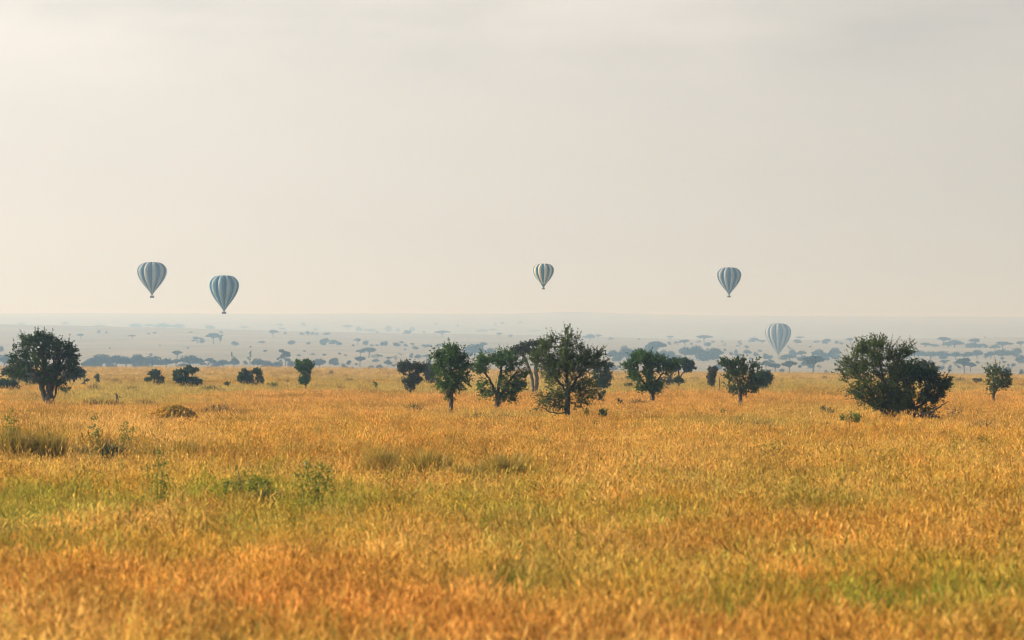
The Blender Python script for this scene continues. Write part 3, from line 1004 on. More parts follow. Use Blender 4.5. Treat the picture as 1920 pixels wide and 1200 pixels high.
# picture column, top row, base row, width, kind (lower case: beyond the ridge, only its top shows)
FARLIST = """
40 605 611 16 d;122 604 612 14 u;187 609 615 24 d;186 618 625 8 B;200 620 626 5 B;151 626 636 17 U;2 646 660 12 B;8 664 690 40 D;
172 672 691 34 D;190 664 691 50 D;218 665 691 40 D;236 668 691 36 D;205 678 692 26 B;160 676 691 20 B;
254 606 618 26 d;280 608 618 22 u;306 606 618 36 d;335 607 618 28 d;392 610 619 24 d;457 612 620 20 u;
248 628 635 18 U;278 623 628 7 B;290 621 626 7 B;414 620 625 10 B;358 621 624 9 B;
371 630 644 24 L;400 625 645 30 U;413 627 645 13 L;380 634 644 14 B;439 638 648 20 B;282 661 668 9 B;332 658 674 24 U;
258 664 691 34 D;285 668 692 54 D;312 671 691 32 D;355 665 691 50 D;330 674 691 24 U;345 678 692 30 B;390 671 691 36 L;418 674 691 34 D;402 680 692 20 B;440 670 692 18 D;459 674 684 11 B;437 659 690 9 T;468 657 690 9 T;478 670 684 14 B;
512 619 633 22 U;534 622 627 7 B;565 623 628 12 B;577 619 628 8 B;586 620 628 8 B;594 623 628 7 B;614 622 628 16 B;
525 607 616 14 u;530 615 621 16 u;569 605 614 10 d;592 616 622 18 u;653 608 617 22 d;673 612 622 11 d;693 617 623 28 d;708 621 625 5 B;
491 639 645 16 D;546 636 647 16 B;579 640 646 9 B;610 634 647 22 D;625 637 646 18 D;636 640 648 12 B;606 642 648 10 B;
671 635 647 17 U;686 637 648 15 B;663 645 649 8 B;696 645 649 10 B;707 645 649 7 B;717 639 649 10 B;
535 654 690 26 L;524 668 690 16 T;484 672 691 30 D;500 676 692 26 D;518 678 692 26 D;546 672 692 18 B;560 676 692 16 B;508 682 692 20 B;599 672 692 36 D;588 676 691 16 D;
627 671 684 22 D;630 677 686 14 B;655 673 684 12 B;644 679 692 10 B;649 684 693 11 B;661 687 693 9 B;675 669 688 28 U;692 652 671 32 U;676 656 669 18 U;697 684 693 16 B;711 682 693 17 B;707 664 673 24 L;706 672 679 18 B;
728 611 622 13 d;746 615 622 7 d;773 613 624 11 d;764 617 627 15 B;757 624 627 5 B;795 620 628 7 T;814 625 628 4 B;829 620 632 29 U;863 620 629 12 u;817 605 613 8 u;858 607 616 6 d;929 605 612 6 d;942 604 612 11 u;904 618 630 24 d;925 617 629 18 u;936 624 633 16 U;958 626 633 9 B;
724 638 649 11 B;742 641 650 19 B;753 640 649 9 U;760 643 650 9 B;773 643 652 8 U;779 648 656 13 B;800 644 652 20 B;823 644 656 16 L;760 653 657 6 B;
772 660 672 10 B;784 664 675 17 D;800 664 673 20 D;751 662 667 12 L;730 668 676 17 L;741 666 679 9 T;727 674 689 16 D;890 645 670 50 D;905 642 656 16 U;920 652 668 24 D;951 648 660 9 T;803 673 682 12 D;
968 625 634 18 d;983 623 634 15 d;1005 619 634 27 d;975 603 611 9 u;1106 626 639 24 D;1121 627 637 14 U;1146 632 640 11 L;1187 625 632 11 u;1198 633 638 4 B;1171 646 655 14 B;
1150 656 676 28 D;1175 653 677 40 D;1196 652 676 30 D;1160 664 678 24 B;1150 686 698 18 D;1210 660 678 26 D;
1233 626 633 17 u;1257 630 638 18 U;1254 639 647 10 B;1270 639 648 15 L;1285 637 650 21 U;1297 642 647 8 B;1320 629 642 38 U;1310 638 645 12 L;1327 640 650 18 B;1336 639 646 9 U;1354 639 644 6 U;1358 643 652 9 T;1359 652 659 6 B;
1230 641 674 42 U;1214 650 676 40 D;1245 656 676 24 D;1285 650 674 38 D;1306 648 674 34 D;1336 652 675 46 D;1338 664 675 28 U;1258 653 675 18 B;1270 664 678 26 B;1320 662 678 30 B;
1387 638 652 12 T;1399 646 653 10 B;1413 633 642 20 D;1429 638 646 18 U;1380 652 665 8 B;1371 658 667 9 B;1400 655 668 19 D;1417 658 669 11 B;1386 664 675 26 U;1318 673 681 12 U;1298 673 683 9 T;1436 661 674 15 B;1436 675 692 19 D;1346 680 694 20 B;1360 672 684 10 B;
1500 631 638 18 U;1493 635 644 20 B;1533 638 645 16 L;1551 635 645 20 D;1569 637 645 8 B;1578 640 646 10 B;1595 634 645 20 U;1519 647 652 5 B;
1481 648 657 10 L;1486 655 669 16 D;1503 657 669 22 D;1480 664 675 40 D;1535 654 676 30 D;1566 652 674 26 D;1550 662 676 26 D;1445 664 674 14 B;1447 674 688 15 L;1454 682 700 26 U;1480 677 702 28 U;1525 668 701 50 U;1515 672 692 26 D;1548 692 702 8 B;1565 678 686 6 B;1572 674 685 12 L;1505 664 678 20 B;
1708 648 662 18 U;1735 642 651 26 D;1752 645 652 20 D;1768 632 649 26 U;1790 637 652 36 D;1778 641 652 26 D;1829 635 651 24 U;1822 642 653 30 D;1842 644 653 22 D;1880 641 656 40 U;1914 640 653 20 U;1847 630 634 4 B;1866 630 633 3 B;1866 646 657 22 D;
1722 656 674 36 D;1745 658 674 40 D;1768 658 674 36 D;1792 659 674 26 D;1815 659 674 26 D;1832 655 673 26 D;1858 658 673 24 D;1878 654 674 44 D;1906 652 670 26 D;
1770 674 685 22 L;1762 683 695 18 B;1782 682 693 8 B;1790 677 689 10 T;1808 672 703 36 U;1820 680 698 22 U;1800 684 694 14 L;1880 670 680 8 U;1883 677 685 11 U;1890 681 688 7 B;1901 680 688 12 B;1914 665 682 18 D;1889 688 707 18 D;1916 690 707 12 B;1868 683 694 14 B;1855 683 690 9 B;
206 650 654 6 B;300 646 649 5 B;352 650 654 7 B;470 648 652 6 B;498 655 660 9 B;570 656 660 7 B;585 662 668 12 L;608 662 667 9 B;560 664 670 11 D;612 688 693 9 B;636 660 665 8 B;648 664 669 9 L;668 680 685 7 B;722 688 693 8 B;738 682 688 10 B;
1382 646 650 6 B;1424 654 660 9 B;1408 670 677 12 D;1422 678 686 12 D;1466 690 698 10 B;1500 682 690 9 B;1536 684 692 10 L;1560 660 668 14 D;1700 664 672 18 D;1745 674 680 10 B;1832 676 682 10 B;1848 668 674 14 U;1906 672 678 10 B;1876 690 698 9 B;1780 690 697 9 B;1160 684 690 9 B;1184 680 686 8 B
"""
ZONES = [(160, 'left of the far left pair of saplings'), (345, 'under the leftmost balloon'), (500, 'under the deep blue balloon'), (640, 'above the lone two tiered tree'),
         (800, 'above the slim trunked tree'), (960, 'above the mop headed tree'), (1090, 'left of the feathery tree top'), (1180, 'right of the feathery tree'),
         (1310, 'above the spreading umbrella tree'), (1425, 'above the bristly tree'), (1575, 'by the lowest balloon'), (1800, 'above the massive dense bush'), (1999, 'above the lone airy tree')]
PHRASE = {'U': 'flat topped acacia', 'D': 'domed tree', 'B': 'round bush', 'L': 'ragged tree', 'T': 'thin tall tree'}
ORD = ['first', 'second', 'third', 'fourth', 'fifth', 'sixth', 'seventh', 'eighth', 'ninth', 'tenth', 'eleventh', 'twelfth', 'thirteenth', 'fourteenth', 'fifteenth', 'sixteenth', 'seventeenth', 'eighteenth']


def build_far():
    items = []
    for rec in FARLIST.replace('\n', '').split(';'):
        if not rec.strip():
            continue
        a = rec.split()
        px, top, base, w, k = float(a[0]), float(a[1]), float(a[2]), float(a[3]), a[4]
        faint = k.islower()
        K = k.upper()
        zone = next(z for lim, z in ZONES if px < lim)
        row = 'on the skyline' if faint else 'on the high slope' if base < 634 else 'on the middle slope' if base < 660 else 'on the lower slope' if base < 684 else 'in the valley'
        items.append([px, top, base, w, K, faint, row, zone])
    items.sort(key=lambda q: q[0])
    groups = {}
    for it in items:
        groups.setdefault((it[4], it[6], it[7]), []).append(it)
    rng = np.random.default_rng(77)
    for it in items:
        px, top, base, w, K, faint, row, zone = it
        g = groups[(K, row, zone)]
        i = g.index(it)
        ph = PHRASE[K]
        if len(g) == 1:
            lab = f'hazy {ph} {row} {zone}'
        elif i == 0:
            lab = f'leftmost {ph} {row} {zone}'
        elif i == len(g) - 1:
            lab = f'rightmost {ph} {row} {zone}'
        else:
            lab = f'{ORD[i]} {ph} from left {row} {zone}'
        if faint:
            x, d = hit(px, min(base, 622), dmin=7950)
        else:
            x, d = hit(px, base)
        z = float(terrain(x, d))
        h = max(zrow(top, d) - z, 0.5)
        wid = w / F * d
        k = KN[K]
        me = PROTO[k][int(rng.integers(len(PROTO[k])))]
        nm = {'U': 'acacia_tree', 'D': 'savanna_tree', 'B': 'bush', 'L': 'savanna_tree', 'T': 'savanna_tree'}[K]
        o = link(nm, me, loc=(x, d, z))
        o.scale = (wid * 1.12, wid * 1.12, h * 1.06)
        o.rotation_euler = (0, 0, float(rng.random() * 6.28))
        tag(o, lab, 'bush' if K == 'B' else 'tree', 'distant trees on the hazy slopes' if K != 'B' else 'distant bushes on the hazy slopes')


build_far()


# ------------------------------------------------------------------ hot air balloons
def cloth(name, col, trans=0.06):
    m, t = mat(name)
    out = node(t, 'ShaderNodeOutputMaterial')
    p = node(t, 'ShaderNodeBsdfDiffuse')
    tr = node(t, 'ShaderNodeBsdfTranslucent')
    n = node(t, 'ShaderNodeTexNoise', Scale=0.5, Detail=3)
    geo = node(t, 'ShaderNodeNewGeometry')
    t.links.new(geo.outputs['Position'], n.inputs['Vector'])
    r = node(t, 'ShaderNodeValToRGB')
    e = r.color_ramp.elements
    e[0].position, e[0].color = 0.3, (*[c * .9 for c in col], 1)
    e[1].position, e[1].color = 0.7, (*[min(c * 1.1, 1) for c in col], 1)
    t.links.new(n.outputs['Fac'], r.inputs['Fac'])
    t.links.new(r.outputs['Color'], p.inputs['Color'])
    t.links.new(r.outputs['Color'], tr.inputs['Color'])
    mx = node(t, 'ShaderNodeMixShader', Fac=trans)
    t.links.new(p.outputs[0], mx.inputs[1])
    t.links.new(tr.outputs[0], mx.inputs[2])
    t.links.new(mx.outputs[0], out.inputs['Surface'])
    return m


WICKER = bark_material('wicker', (0.07, 0.045, 0.03), (0.16, 0.10, 0.06))
STEEL = bark_material('burner_steel', (0.12, 0.12, 0.13), (0.3, 0.3, 0.3))
WICKER_PALE = bark_material('pale_wicker', (0.6, 0.52, 0.42), (0.8, 0.72, 0.6))


def balloon(label, px, top, mouth, width, bask_top, bask_bot, d, ca, cb, gores, turn, solid_mouth=0.0, bask_w=0.14, bask=None):
    o = pix(px, bask_bot, d)
    mpp = d / F
    Rr = width / 2 * mpp
    zt, zm = (bask_bot - top) * mpp, (bask_bot - mouth) * mpp
    H = zt - zm
    # profile of a loaded envelope: flattened crown, straight tapering lower cone
    prof = [(0.0, 0.055), (0.04, 0.10), (0.12, 0.235), (0.22, 0.42), (0.33, 0.61), (0.44, 0.78), (0.55, 0.91), (0.64, 0.975), (0.71, 1.0), (0.78, 0.985),
            (0.85, 0.915), (0.91, 0.80), (0.955, 0.65), (0.985, 0.45), (1.0, 0.0)]
    hh = np.linspace(0, 1, 46)
    hh = np.concatenate([hh[:-6], 1 - (np.linspace(1, 0, 14) ** 1.6) * (1 - hh[-6])])
    rad = np.maximum(pchip([p[0] for p in prof], [p[1] for p in prof], hh), 0.0)
    seg = 8
    n = gores * seg
    a = np.arange(n) / n * 2 * np.pi + turn
    bul = np.abs(np.sin(np.arange(n) / seg * np.pi)) ** 0.75
    V = []
    for h, r in zip(hh, rad):
        rr = Rr * r * (0.93 + 0.075 * bul * min(1, r * 1.6))
        V.append(np.stack([rr * np.cos(a), rr * np.sin(a), np.full(n, zm + h * H)], -1))
    V = np.concatenate(V)
    m = len(hh)
    k = np.arange(m - 1)[:, None] * n
    j = np.arange(n)[None, :]
    q = np.stack([k + j, k + (j + 1) % n, k + n + (j + 1) % n, k + n + j], -1).reshape(-1, 4)
    mi = np.broadcast_to((np.arange(n) // seg) % 2, (m - 1, n)).copy()
    mi[hh[:-1] < solid_mouth] = 0
    root = link('hot_air_balloon', None, loc=o)
    tag(root, label, 'balloon', 'striped hot air balloons over the savanna')
    ca_, cb_ = cloth('stripe_dark', ca), cloth('stripe_light', cb)
    link('envelope', mesh_from('envelope', V, quads=q, mi=mi.ravel(), mats=[ca_, cb_], smooth=True), root)
    # scoop below the mouth
    # wicker basket with rolled rim
    bw, bh = width * mpp * bask_w / 2, (bask_bot - bask_top) * mpp
    bz = [0.0, 0.08, bh * .5, bh - .12, bh - .1, bh]
    ins = [0.93, 0.96, 0.98, 0.99, 1.05, 1.05]
    V, Q = [], []
    cs = [(-1, -.62), (1, -.62), (1, .62), (-1, .62)]
    ring = []
    for i in range(4):
        p, q2 = np.array(cs[i]), np.array(cs[(i + 1) % 4])
        for f in (0.08, 0.5, 0.92):
            ring.append(p + (q2 - p) * f)
    ring = np.array(ring)
    nr = len(ring)
    for z, s in list(zip(bz, ins)) + [(bh, .93), (0.1, .88)]:
        V.append(np.concatenate([ring * bw * s, np.full((nr, 1), z)], 1))
    for i in range(len(V) - 1):
        for j in range(nr):
            Q.append((i * nr + j, i * nr + (j + 1) % nr, (i + 1) * nr + (j + 1) % nr, (i + 1) * nr + j))
    tri = []
    V = np.concatenate(V)
    c0 = len(V)
    V = np.vstack([V, [[0, 0, 0], [0, 0, 0.1]]])
    last = c0 - nr
    for j in range(nr):
        tri.append((c0, (j + 1) % nr, j))
        tri.append((c0 + 1, last + j, last + (j + 1) % nr))
    link('basket', mesh_from('basket', V, quads=Q, tris=tri, mats=[bask or WICKER]), root)
    # cables from the basket rim to the mouth of the envelope, burner frame between
    nodes, par, rd = [], [], []
    rm = Rr * 0.055
    for i in range(8):
        b = ring[(i * 3 // 2) % nr] * bw
        an = math.atan2(b[1], b[0])
        nodes += [np.array([b[0], b[1], bh]), np.array([rm * math.cos(an), rm * math.sin(an), zm])]
        par += [-1, len(nodes) - 2]
        rd += [.018, .014]
    v, q = tubes(np.array(nodes), par, np.array(rd), 4)
    link('cables', mesh_from('cables', v, quads=q, mats=[STEEL]), root)
    zb = bh + (zm - bh) * 0.45
    nodes, par, rd = [], [], []
    for sx in (-.3, .3):
        nodes += [np.array([sx * bw, 0, zb - .25]), np.array([sx * bw, 0, zb + .2])]
        par += [-1, len(nodes) - 2]
        rd += [.1, .12]
    nodes += [np.array([-bw * .8, 0, zb - .1]), np.array([bw * .8, 0, zb - .1])]
    par += [-1, len(nodes) - 2]
    rd += [.05, .05]
    v, q = tubes(np.array(nodes), par, np.array(rd), 6)
    link('burner', mesh_from('burner', v, quads=q, mats=[STEEL]), root)
    return root


TEAL, CREAM = (0.03, 0.13, 0.20), (0.62, 0.58, 0.42)  # stripe colours differ per balloon to carry its lighting, not different cloth
balloon('grey blue striped hot air balloon, leftmost and high above the left slope', 285, 491, 553, 56, 555, 558.5, 1950, (0.02, 0.065, 0.14), (0.38, 0.40, 0.38), 20, .1)  # cream stripes greyed: shade put into the cloth colour
balloon('deep blue and teal striped balloon hanging just above the left skyline', 420, 516, 584, 56, 585, 588.5, 1700, (0.008, 0.07, 0.16), (0.30, 0.42, 0.44), 20, .25)  # cream stripes tinted teal, shade painted into the cloth
balloon('small boldly striped teal and cream balloon in the middle of the sky', 1019, 494, 539, 40, 540, 542.5, 1650, (0.015, 0.11, 0.17), (0.75, 0.68, 0.48), 20, .05, solid_mouth=.13)
balloon('grey blue striped balloon high in the sky right of centre', 1367, 501, 553, 46, 555, 557.5, 2050, (0.02, 0.07, 0.14), (0.38, 0.40, 0.38), 20, .1)  # greyed cream stripes again hold painted shade
balloon('pale faded striped balloon lowest of all, in front of the right slope', 1459, 606, 666, 49, 669, 674, 3500, (0.06, 0.11, 0.17), (0.42, 0.42, 0.40), 22, .2, bask=WICKER_PALE, bask_w=.09)  # stripes muted in the cloth colour for the duller light here

# ------------------------------------------------------------------ tussocks and weeds of the plain
def tussock(label, px, top, base, hw, leaf, seed, n=None, name='grass_tussock'):
    d = dist_for_base(base, px)
    mpp = d / F
    b = pix(px, base, d)
    o = np.array([b[0], d, float(terrain(b[0], d))])
    rng = np.random.default_rng(seed)
    h = max(zrow(top, d) - o[2], 0.35)
    rx = hw * mpp
    ry = min(rx, 1.6)
    n = n or int(350 + 34 * hw)
    a = rng.random(n) * 6.28
    rr = np.sqrt(rng.random(n))
    bx, by = rr * np.cos(a) * rx, rr * np.sin(a) * ry
    cl = 0.55 + 0.75 * fbm(bx * 1.1 + seed, by * 1.1, seed)
    hh = h * (1 - 0.45 * rr ** 2) * cl * (0.45 + 0.75 * rng.random(n))
    lean = rng.normal(size=(n, 2)) * 0.30 * hh[:, None] + np.stack([bx / max(rx, .1), by / max(ry, .1)], -1) * 0.1
    w = 0.017 * max(1, d / 150) * (0.6 + 0.8 * rng.random(n))
    an = rng.random(n) * 3.14
    ex, ey = np.cos(an) * w, np.sin(an) * w
    p0 = np.stack([bx - ex, by - ey, np.zeros(n)], -1)
    p1 = np.stack([bx + ex, by + ey, np.zeros(n)], -1)
    m0 = np.stack([bx + lean[:, 0] * .4 - ex * .8, by + lean[:, 1] * .4 - ey * .8, hh * .6], -1)
    m1 = np.stack([bx + lean[:, 0] * .4 + ex * .8, by + lean[:, 1] * .4 + ey * .8, hh * .6], -1)
    tp = np.stack([bx + lean[:, 0], by + lean[:, 1], hh], -1)
    V = np.stack([p0, p1, m1, m0, tp], 1).reshape(-1, 3)
    k = np.arange(n)[:, None] * 5
    me = mesh_from(name, V, quads=k + np.array([[0, 1, 2, 3]]), tris=k + np.array([[3, 2, 4]]), mats=[LEAF[leaf]])
    return tag(link(name, me, loc=o), label, 'tussock', 'grass tussocks on the plain')


for i, (px, top, base, hw, lf, lab) in enumerate([
    (408, 752, 772, 32, 'dusk', 'dark grey brown dry tussock right of the creeper covered mound'),
    (452, 760, 773, 28, 'dusk', 'low brown tussock trailing right of the dark dry tussock'),
    (195, 746, 761, 42, 'sedge', 'greyish green tussock patch between the small stump and thick trunk'),
    (272, 748, 756, 26, 'sedge', 'thin green tussock strip above the creeper covered mound'),
    (140, 752, 760, 26, 'dry', 'low dull tussock at the right foot of the thick trunked tree'),
    (776, 758, 771, 12, 'sedge', 'small green tussock left of the straight bare trunk'),
    (802, 765, 772, 20, 'dry', 'flat grey tussock touching the left of the straight bare trunk'),
    (898, 766, 784, 22, 'sedge', 'dark green tussock under the leaning crooked tree, tallest of its strip'),
    (942, 774, 784, 30, 'dry', 'long low tussock right under the leaning crooked tree trunk'),
    (868, 776, 784, 14, 'sedge', 'small green tussock right of the straight bare trunk'),
    (1197, 751, 758, 24, 'dry', 'reddish brown tussock left of the umbrella tree foot'),
    (1245, 752, 757, 14, 'sedge', 'thin tussock right of the umbrella tree foot'),
    (1381, 784, 795, 16, 'sedge', 'olive tussock below the bristly tree, leftmost of the pair'),
    (1432, 784, 794, 24, 'sedge', 'olive tussock below the bristly tree, rightmost of the pair'),
    (1548, 785, 797, 10, 'sedge', 'small green tussock left of the bright green low shrub'),
    (1838, 790, 797, 26, 'dry', 'flat dark tussock in the grass below the lone airy tree'),
    (1895, 792, 799, 30, 'dry', 'long dark tussock at the right edge below the lone airy tree'),
    (1848, 765, 772, 18, 'dry', 'faint brown tussock just below the lone airy tree foot'),
    (1512, 733, 738, 10, 'dry', 'reddish low tussock on the plain under the lowest balloon'),
    (1380, 756, 760, 12, 'dry', 'dry tussock at the foot of the bristly tree'),
    (600, 718, 724, 14, 'dry', 'grey low tussock right of the lone two tiered tree'),
    (655, 709, 714, 11, 'dry', 'reddish brown tussock on the far plain right of the two tiered tree'),
    (668, 728, 733, 13, 'dry', 'brown tussock on the plain left of the slim trunked tree'),
    (635, 724, 729, 8, 'sedge', 'tiny dark tussock on the plain beside the two tiered tree'),
    (395, 722, 731, 22, 'sedge', 'pale green tussock strip right of the sloping dark bush'),
    (250, 723, 730, 14, 'sedge', 'pale green tussock left of the compact dark tree'),
    (176, 722, 731, 5, 'dry', 'tiny dark tussock below the upright dark sapling'),
    (730, 741, 747, 24, 'sedge', 'thin green tussock strip left of the slim trunk'),
    (1812, 724, 730, 10, 'dry', 'dark little tussock on the plain left of the lone airy tree'),
    (1168, 734, 739, 12, 'sedge', 'greenish tussock between the feathery tree and the umbrella tree'),
    (26, 792, 852, 40, 'ochre', 'tall rough ochre tussock around the leafy weed at the left edge'),
    (98, 812, 852, 40, 'ochre', 'tall rough ochre tussock between the left edge weed and two tufted weed'),
    (150, 820, 851, 26, 'sedge', 'dark green tussock just left of the weed with two leafy tufts'),
    (208, 820, 851, 24, 'sedge', 'dark green tussock between the two tufted weed and the branching weed'),
    (285, 822, 849, 36, 'ochre', 'ochre tussock right of the branching green weed'),
    (345, 826, 848, 26, 'ochre', 'low ochre tussock farthest right of the left meadow row'),
    (715, 838, 878, 34, 'ochre', 'yellowish ochre tussock, leftmost of the mid meadow row'),
    (800, 842, 884, 38, 'ochre', 'broad ochre tussock, second of the mid meadow row'),
    (872, 848, 888, 40, 'ochre', 'broad ochre tussock in the middle of the mid meadow row'),
    (945, 848, 888, 36, 'ochre', 'ochre tussock, second from right in the mid meadow row'),
    (1010, 852, 886, 22, 'ochre', 'small ochre tussock, rightmost of the mid meadow row'),
    (505, 900, 930, 30, 'sedge', 'green tussock between the bare dry stalk and the bushy weed clump'),
    ]):
    tussock(lab, px, top, base, hw, lf, 200 + i)


SPOTS = [('left of the compact dark tree', [(205, 705), (252, 716)]), ('between sloping bush and paired bushes', [(395, 702), (421, 707)]),
         ('between paired bushes and two tiered tree', [(516, 706), (540, 716)]),
         ('between two tiered tree and slim trunked tree', [(622, 700), (646, 704), (672, 712), (690, 717), (725, 708)]),
         ('between the feathery tree and the umbrella tree', [(1163, 711), (1182, 706)]), ('between the umbrella tree and the bristly tree', [(1304, 709), (1317, 719)]),
         ('between the bristly tree and the huge thorny tree', [(1465, 713), (1490, 706), (1528, 716), (1546, 709)]),
         ('between the massive bush and the lone airy tree', [(1800, 713), (1818, 719)]), ('at the right edge of the picture', [(1902, 711), (1910, 723)])]
for j, (zone, pts) in enumerate(SPOTS):
    for i, (px, base) in enumerate(pts):
        first = 'leftmost' if i == 0 else 'rightmost' if i == len(pts) - 1 else ORD[i]
        tussock(f'{first} tiny dark tussock on the far plain {zone}'.replace('the far plain', 'the plain'), px, base - 3.5 - 1.5 * ((i + j) % 2), base, 4 + 3 * ((i + j) % 3), 'dry', 300 + 10 * j + i, n=160)


def weed(label, stems, leaf, seed, leafy=1.0, size=0.05, name='weed', cat='weed'):
    """stems: (base px, base row, top px, top row)"""
    d = dist_for_base(stems[0][1], stems[0][0])
    b = pix(stems[0][0], stems[0][1], d)
    o = np.array([b[0], d, float(terrain(b[0], d))])
    rng = np.random.default_rng(seed)
    nodes, par, rd, LC, LN, LS = [], [], [], [], [], []
    for (bx, by, tx, ty) in stems:
        p = pix(bx, by, d) - o
        p = np.array([p[0], rng.normal() * .12, 0.0])
        q = pix(tx, ty, d) - o
        q[1] = p[1] + rng.normal() * .1
        prev = -1
        for k in range(7):
            f = k / 6
            c = p + (q - p) * f + (rng.normal(size=3) * .02 if 0 < k else 0)
            nodes.append(c)
            par.append(prev)
            prev = len(nodes) - 1
            rd.append(.012 * (1 - f) + .005)
            if f > .25:
                m = rng.poisson(30 * leafy)
                if m:
                    sp = 0.12 * (1.15 - f * .6)
                    LC.append(c + rng.normal(size=(m, 3)) * np.array([sp, sp, sp * .8]))
                    nn = rng.normal(size=(m, 3))
                    LN.append(nn / np.linalg.norm(nn, axis=1, keepdims=True))
                    LS.append(.72 * size * (.6 + .8 * rng.random(m)))
    tv, tq = tubes(np.array(nodes), par, np.array(rd), 4)
    root = link(name, None, loc=o)
    tag(root, label, cat)
    link('stem', mesh_from('stem', tv, quads=tq, mats=[LEAF['weed'] if leafy > .3 else DEAD]), root)
    if LC:
        lv, lq = leaf_quads(np.concatenate(LC), np.concatenate(LN), np.concatenate(LS), rng, .5)
        link('leaves', mesh_from('leaves', lv, quads=lq, mats=[LEAF[leaf]]), root)


weed('tall green leafy weed at the far left edge of the meadow', [(20, 852, 20, 768), (24, 852, 27, 790), (14, 852, 13, 785)], 'weed', 1, 1.0, .05)
weed('dark green weed with two leafy tufts standing over brown grass', [(182, 842, 177, 784), (185, 842, 186, 806)], 'green', 2, 1.1, .05)
weed('branching green weed right of the weed with two leafy tufts', [(236, 842, 236, 796), (240, 842, 250, 806), (233, 842, 229, 806)], 'weed', 3, 1.0, .05)
weed('loose tall light green weed in the greenish meadow at left', [(294, 935, 298, 846), (296, 935, 280, 872), (292, 935, 306, 868), (296, 935, 310, 895)], 'weed', 4, .7, .045)
weed('bare dry stalk leaning left over low green leaves', [(466, 925, 440, 848)], 'dry', 5, .12, .03)
weed('low spreading green weed around the bare dry stalk', [(462, 925, 440, 898), (466, 925, 470, 893), (458, 925, 425, 905), (470, 925, 490, 897), (474, 925, 505, 905)], 'weed', 6, 1.3, .05)
weed('bushy green weed clump rightmost in the greenish meadow', [(590, 938, 575, 868), (592, 938, 604, 872), (588, 938, 560, 890), (594, 938, 618, 885), (590, 938, 590, 880)], 'weed', 7, 1.1, .045)
weed('tiny green weed in grass right below the small dark green shrub', [(1117, 803, 1117, 790)], 'green', 8, .8, .04)
weed('pale seed topped stalk in the grass below the massive dense bush', [(1787, 850, 1786, 818), (1789, 850, 1794, 826)], 'weed', 9, .5, .035)
weed('small green weed with upright stems at the right edge meadow', [(1851, 842, 1852, 820), (1845, 842, 1842, 824)], 'green', 10, .8, .04)
weed('single stalk with a dark seed head in the open golden grass', [(1106, 890, 1106, 856)], 'dark', 11, .0, .03)
weed('low green weed patch under the bright shrub of the right meadow', [(1440, 852, 1434, 836), (1446, 852, 1450, 834), (1450, 852, 1462, 838)], 'weed', 12, .9, .04)


# ------------------------------------------------------------------ the grass itself
def grass_material(name, gain, redder):
    m, t = mat(name)
    out = node(t, 'ShaderNodeOutputMaterial')
    at = node(t, 'ShaderNodeAttribute', attribute_type='INSTANCER', attribute_name='tint')
    geo = node(t, 'ShaderNodeNewGeometry')
    mr = node(t, 'ShaderNodeMapRange')
    mr.inputs['To Min'].default_value = gain * 0.62
    mr.inputs['To Max'].default_value = gain * 1.32
    t.links.new(geo.outputs['Random Per Island'], mr.inputs['Value'])
    mu = node(t, 'ShaderNodeVectorMath', operation='MULTIPLY')
    t.links.new(at.outputs['Vector'], mu.inputs[0])
    mu.inputs[1].default_value = redder
    sc = node(t, 'ShaderNodeVectorMath', operation='SCALE')
    t.links.new(mu.outputs[0], sc.inputs[0])
    t.links.new(mr.outputs['Result'], sc.inputs['Scale'])
    d = node(t, 'ShaderNodeBsdfDiffuse')
    tr = node(t, 'ShaderNodeBsdfTranslucent')
    t.links.new(sc.outputs[0], d.inputs['Color'])
    t.links.new(sc.outputs[0], tr.inputs['Color'])
    mx = node(t, 'ShaderNodeMixShader', Fac=0.4)
    t.links.new(d.outputs[0], mx.inputs[1])
    t.links.new(tr.outputs[0], mx.inputs[2])
    t.links.new(mx.outputs[0], out.inputs['Surface'])
    return m


GM = [grass_material('dry_blades', 1.0, (1, 1, 1)), grass_material('seed_heads', 1.12, (1.06, 0.92, 0.85))]


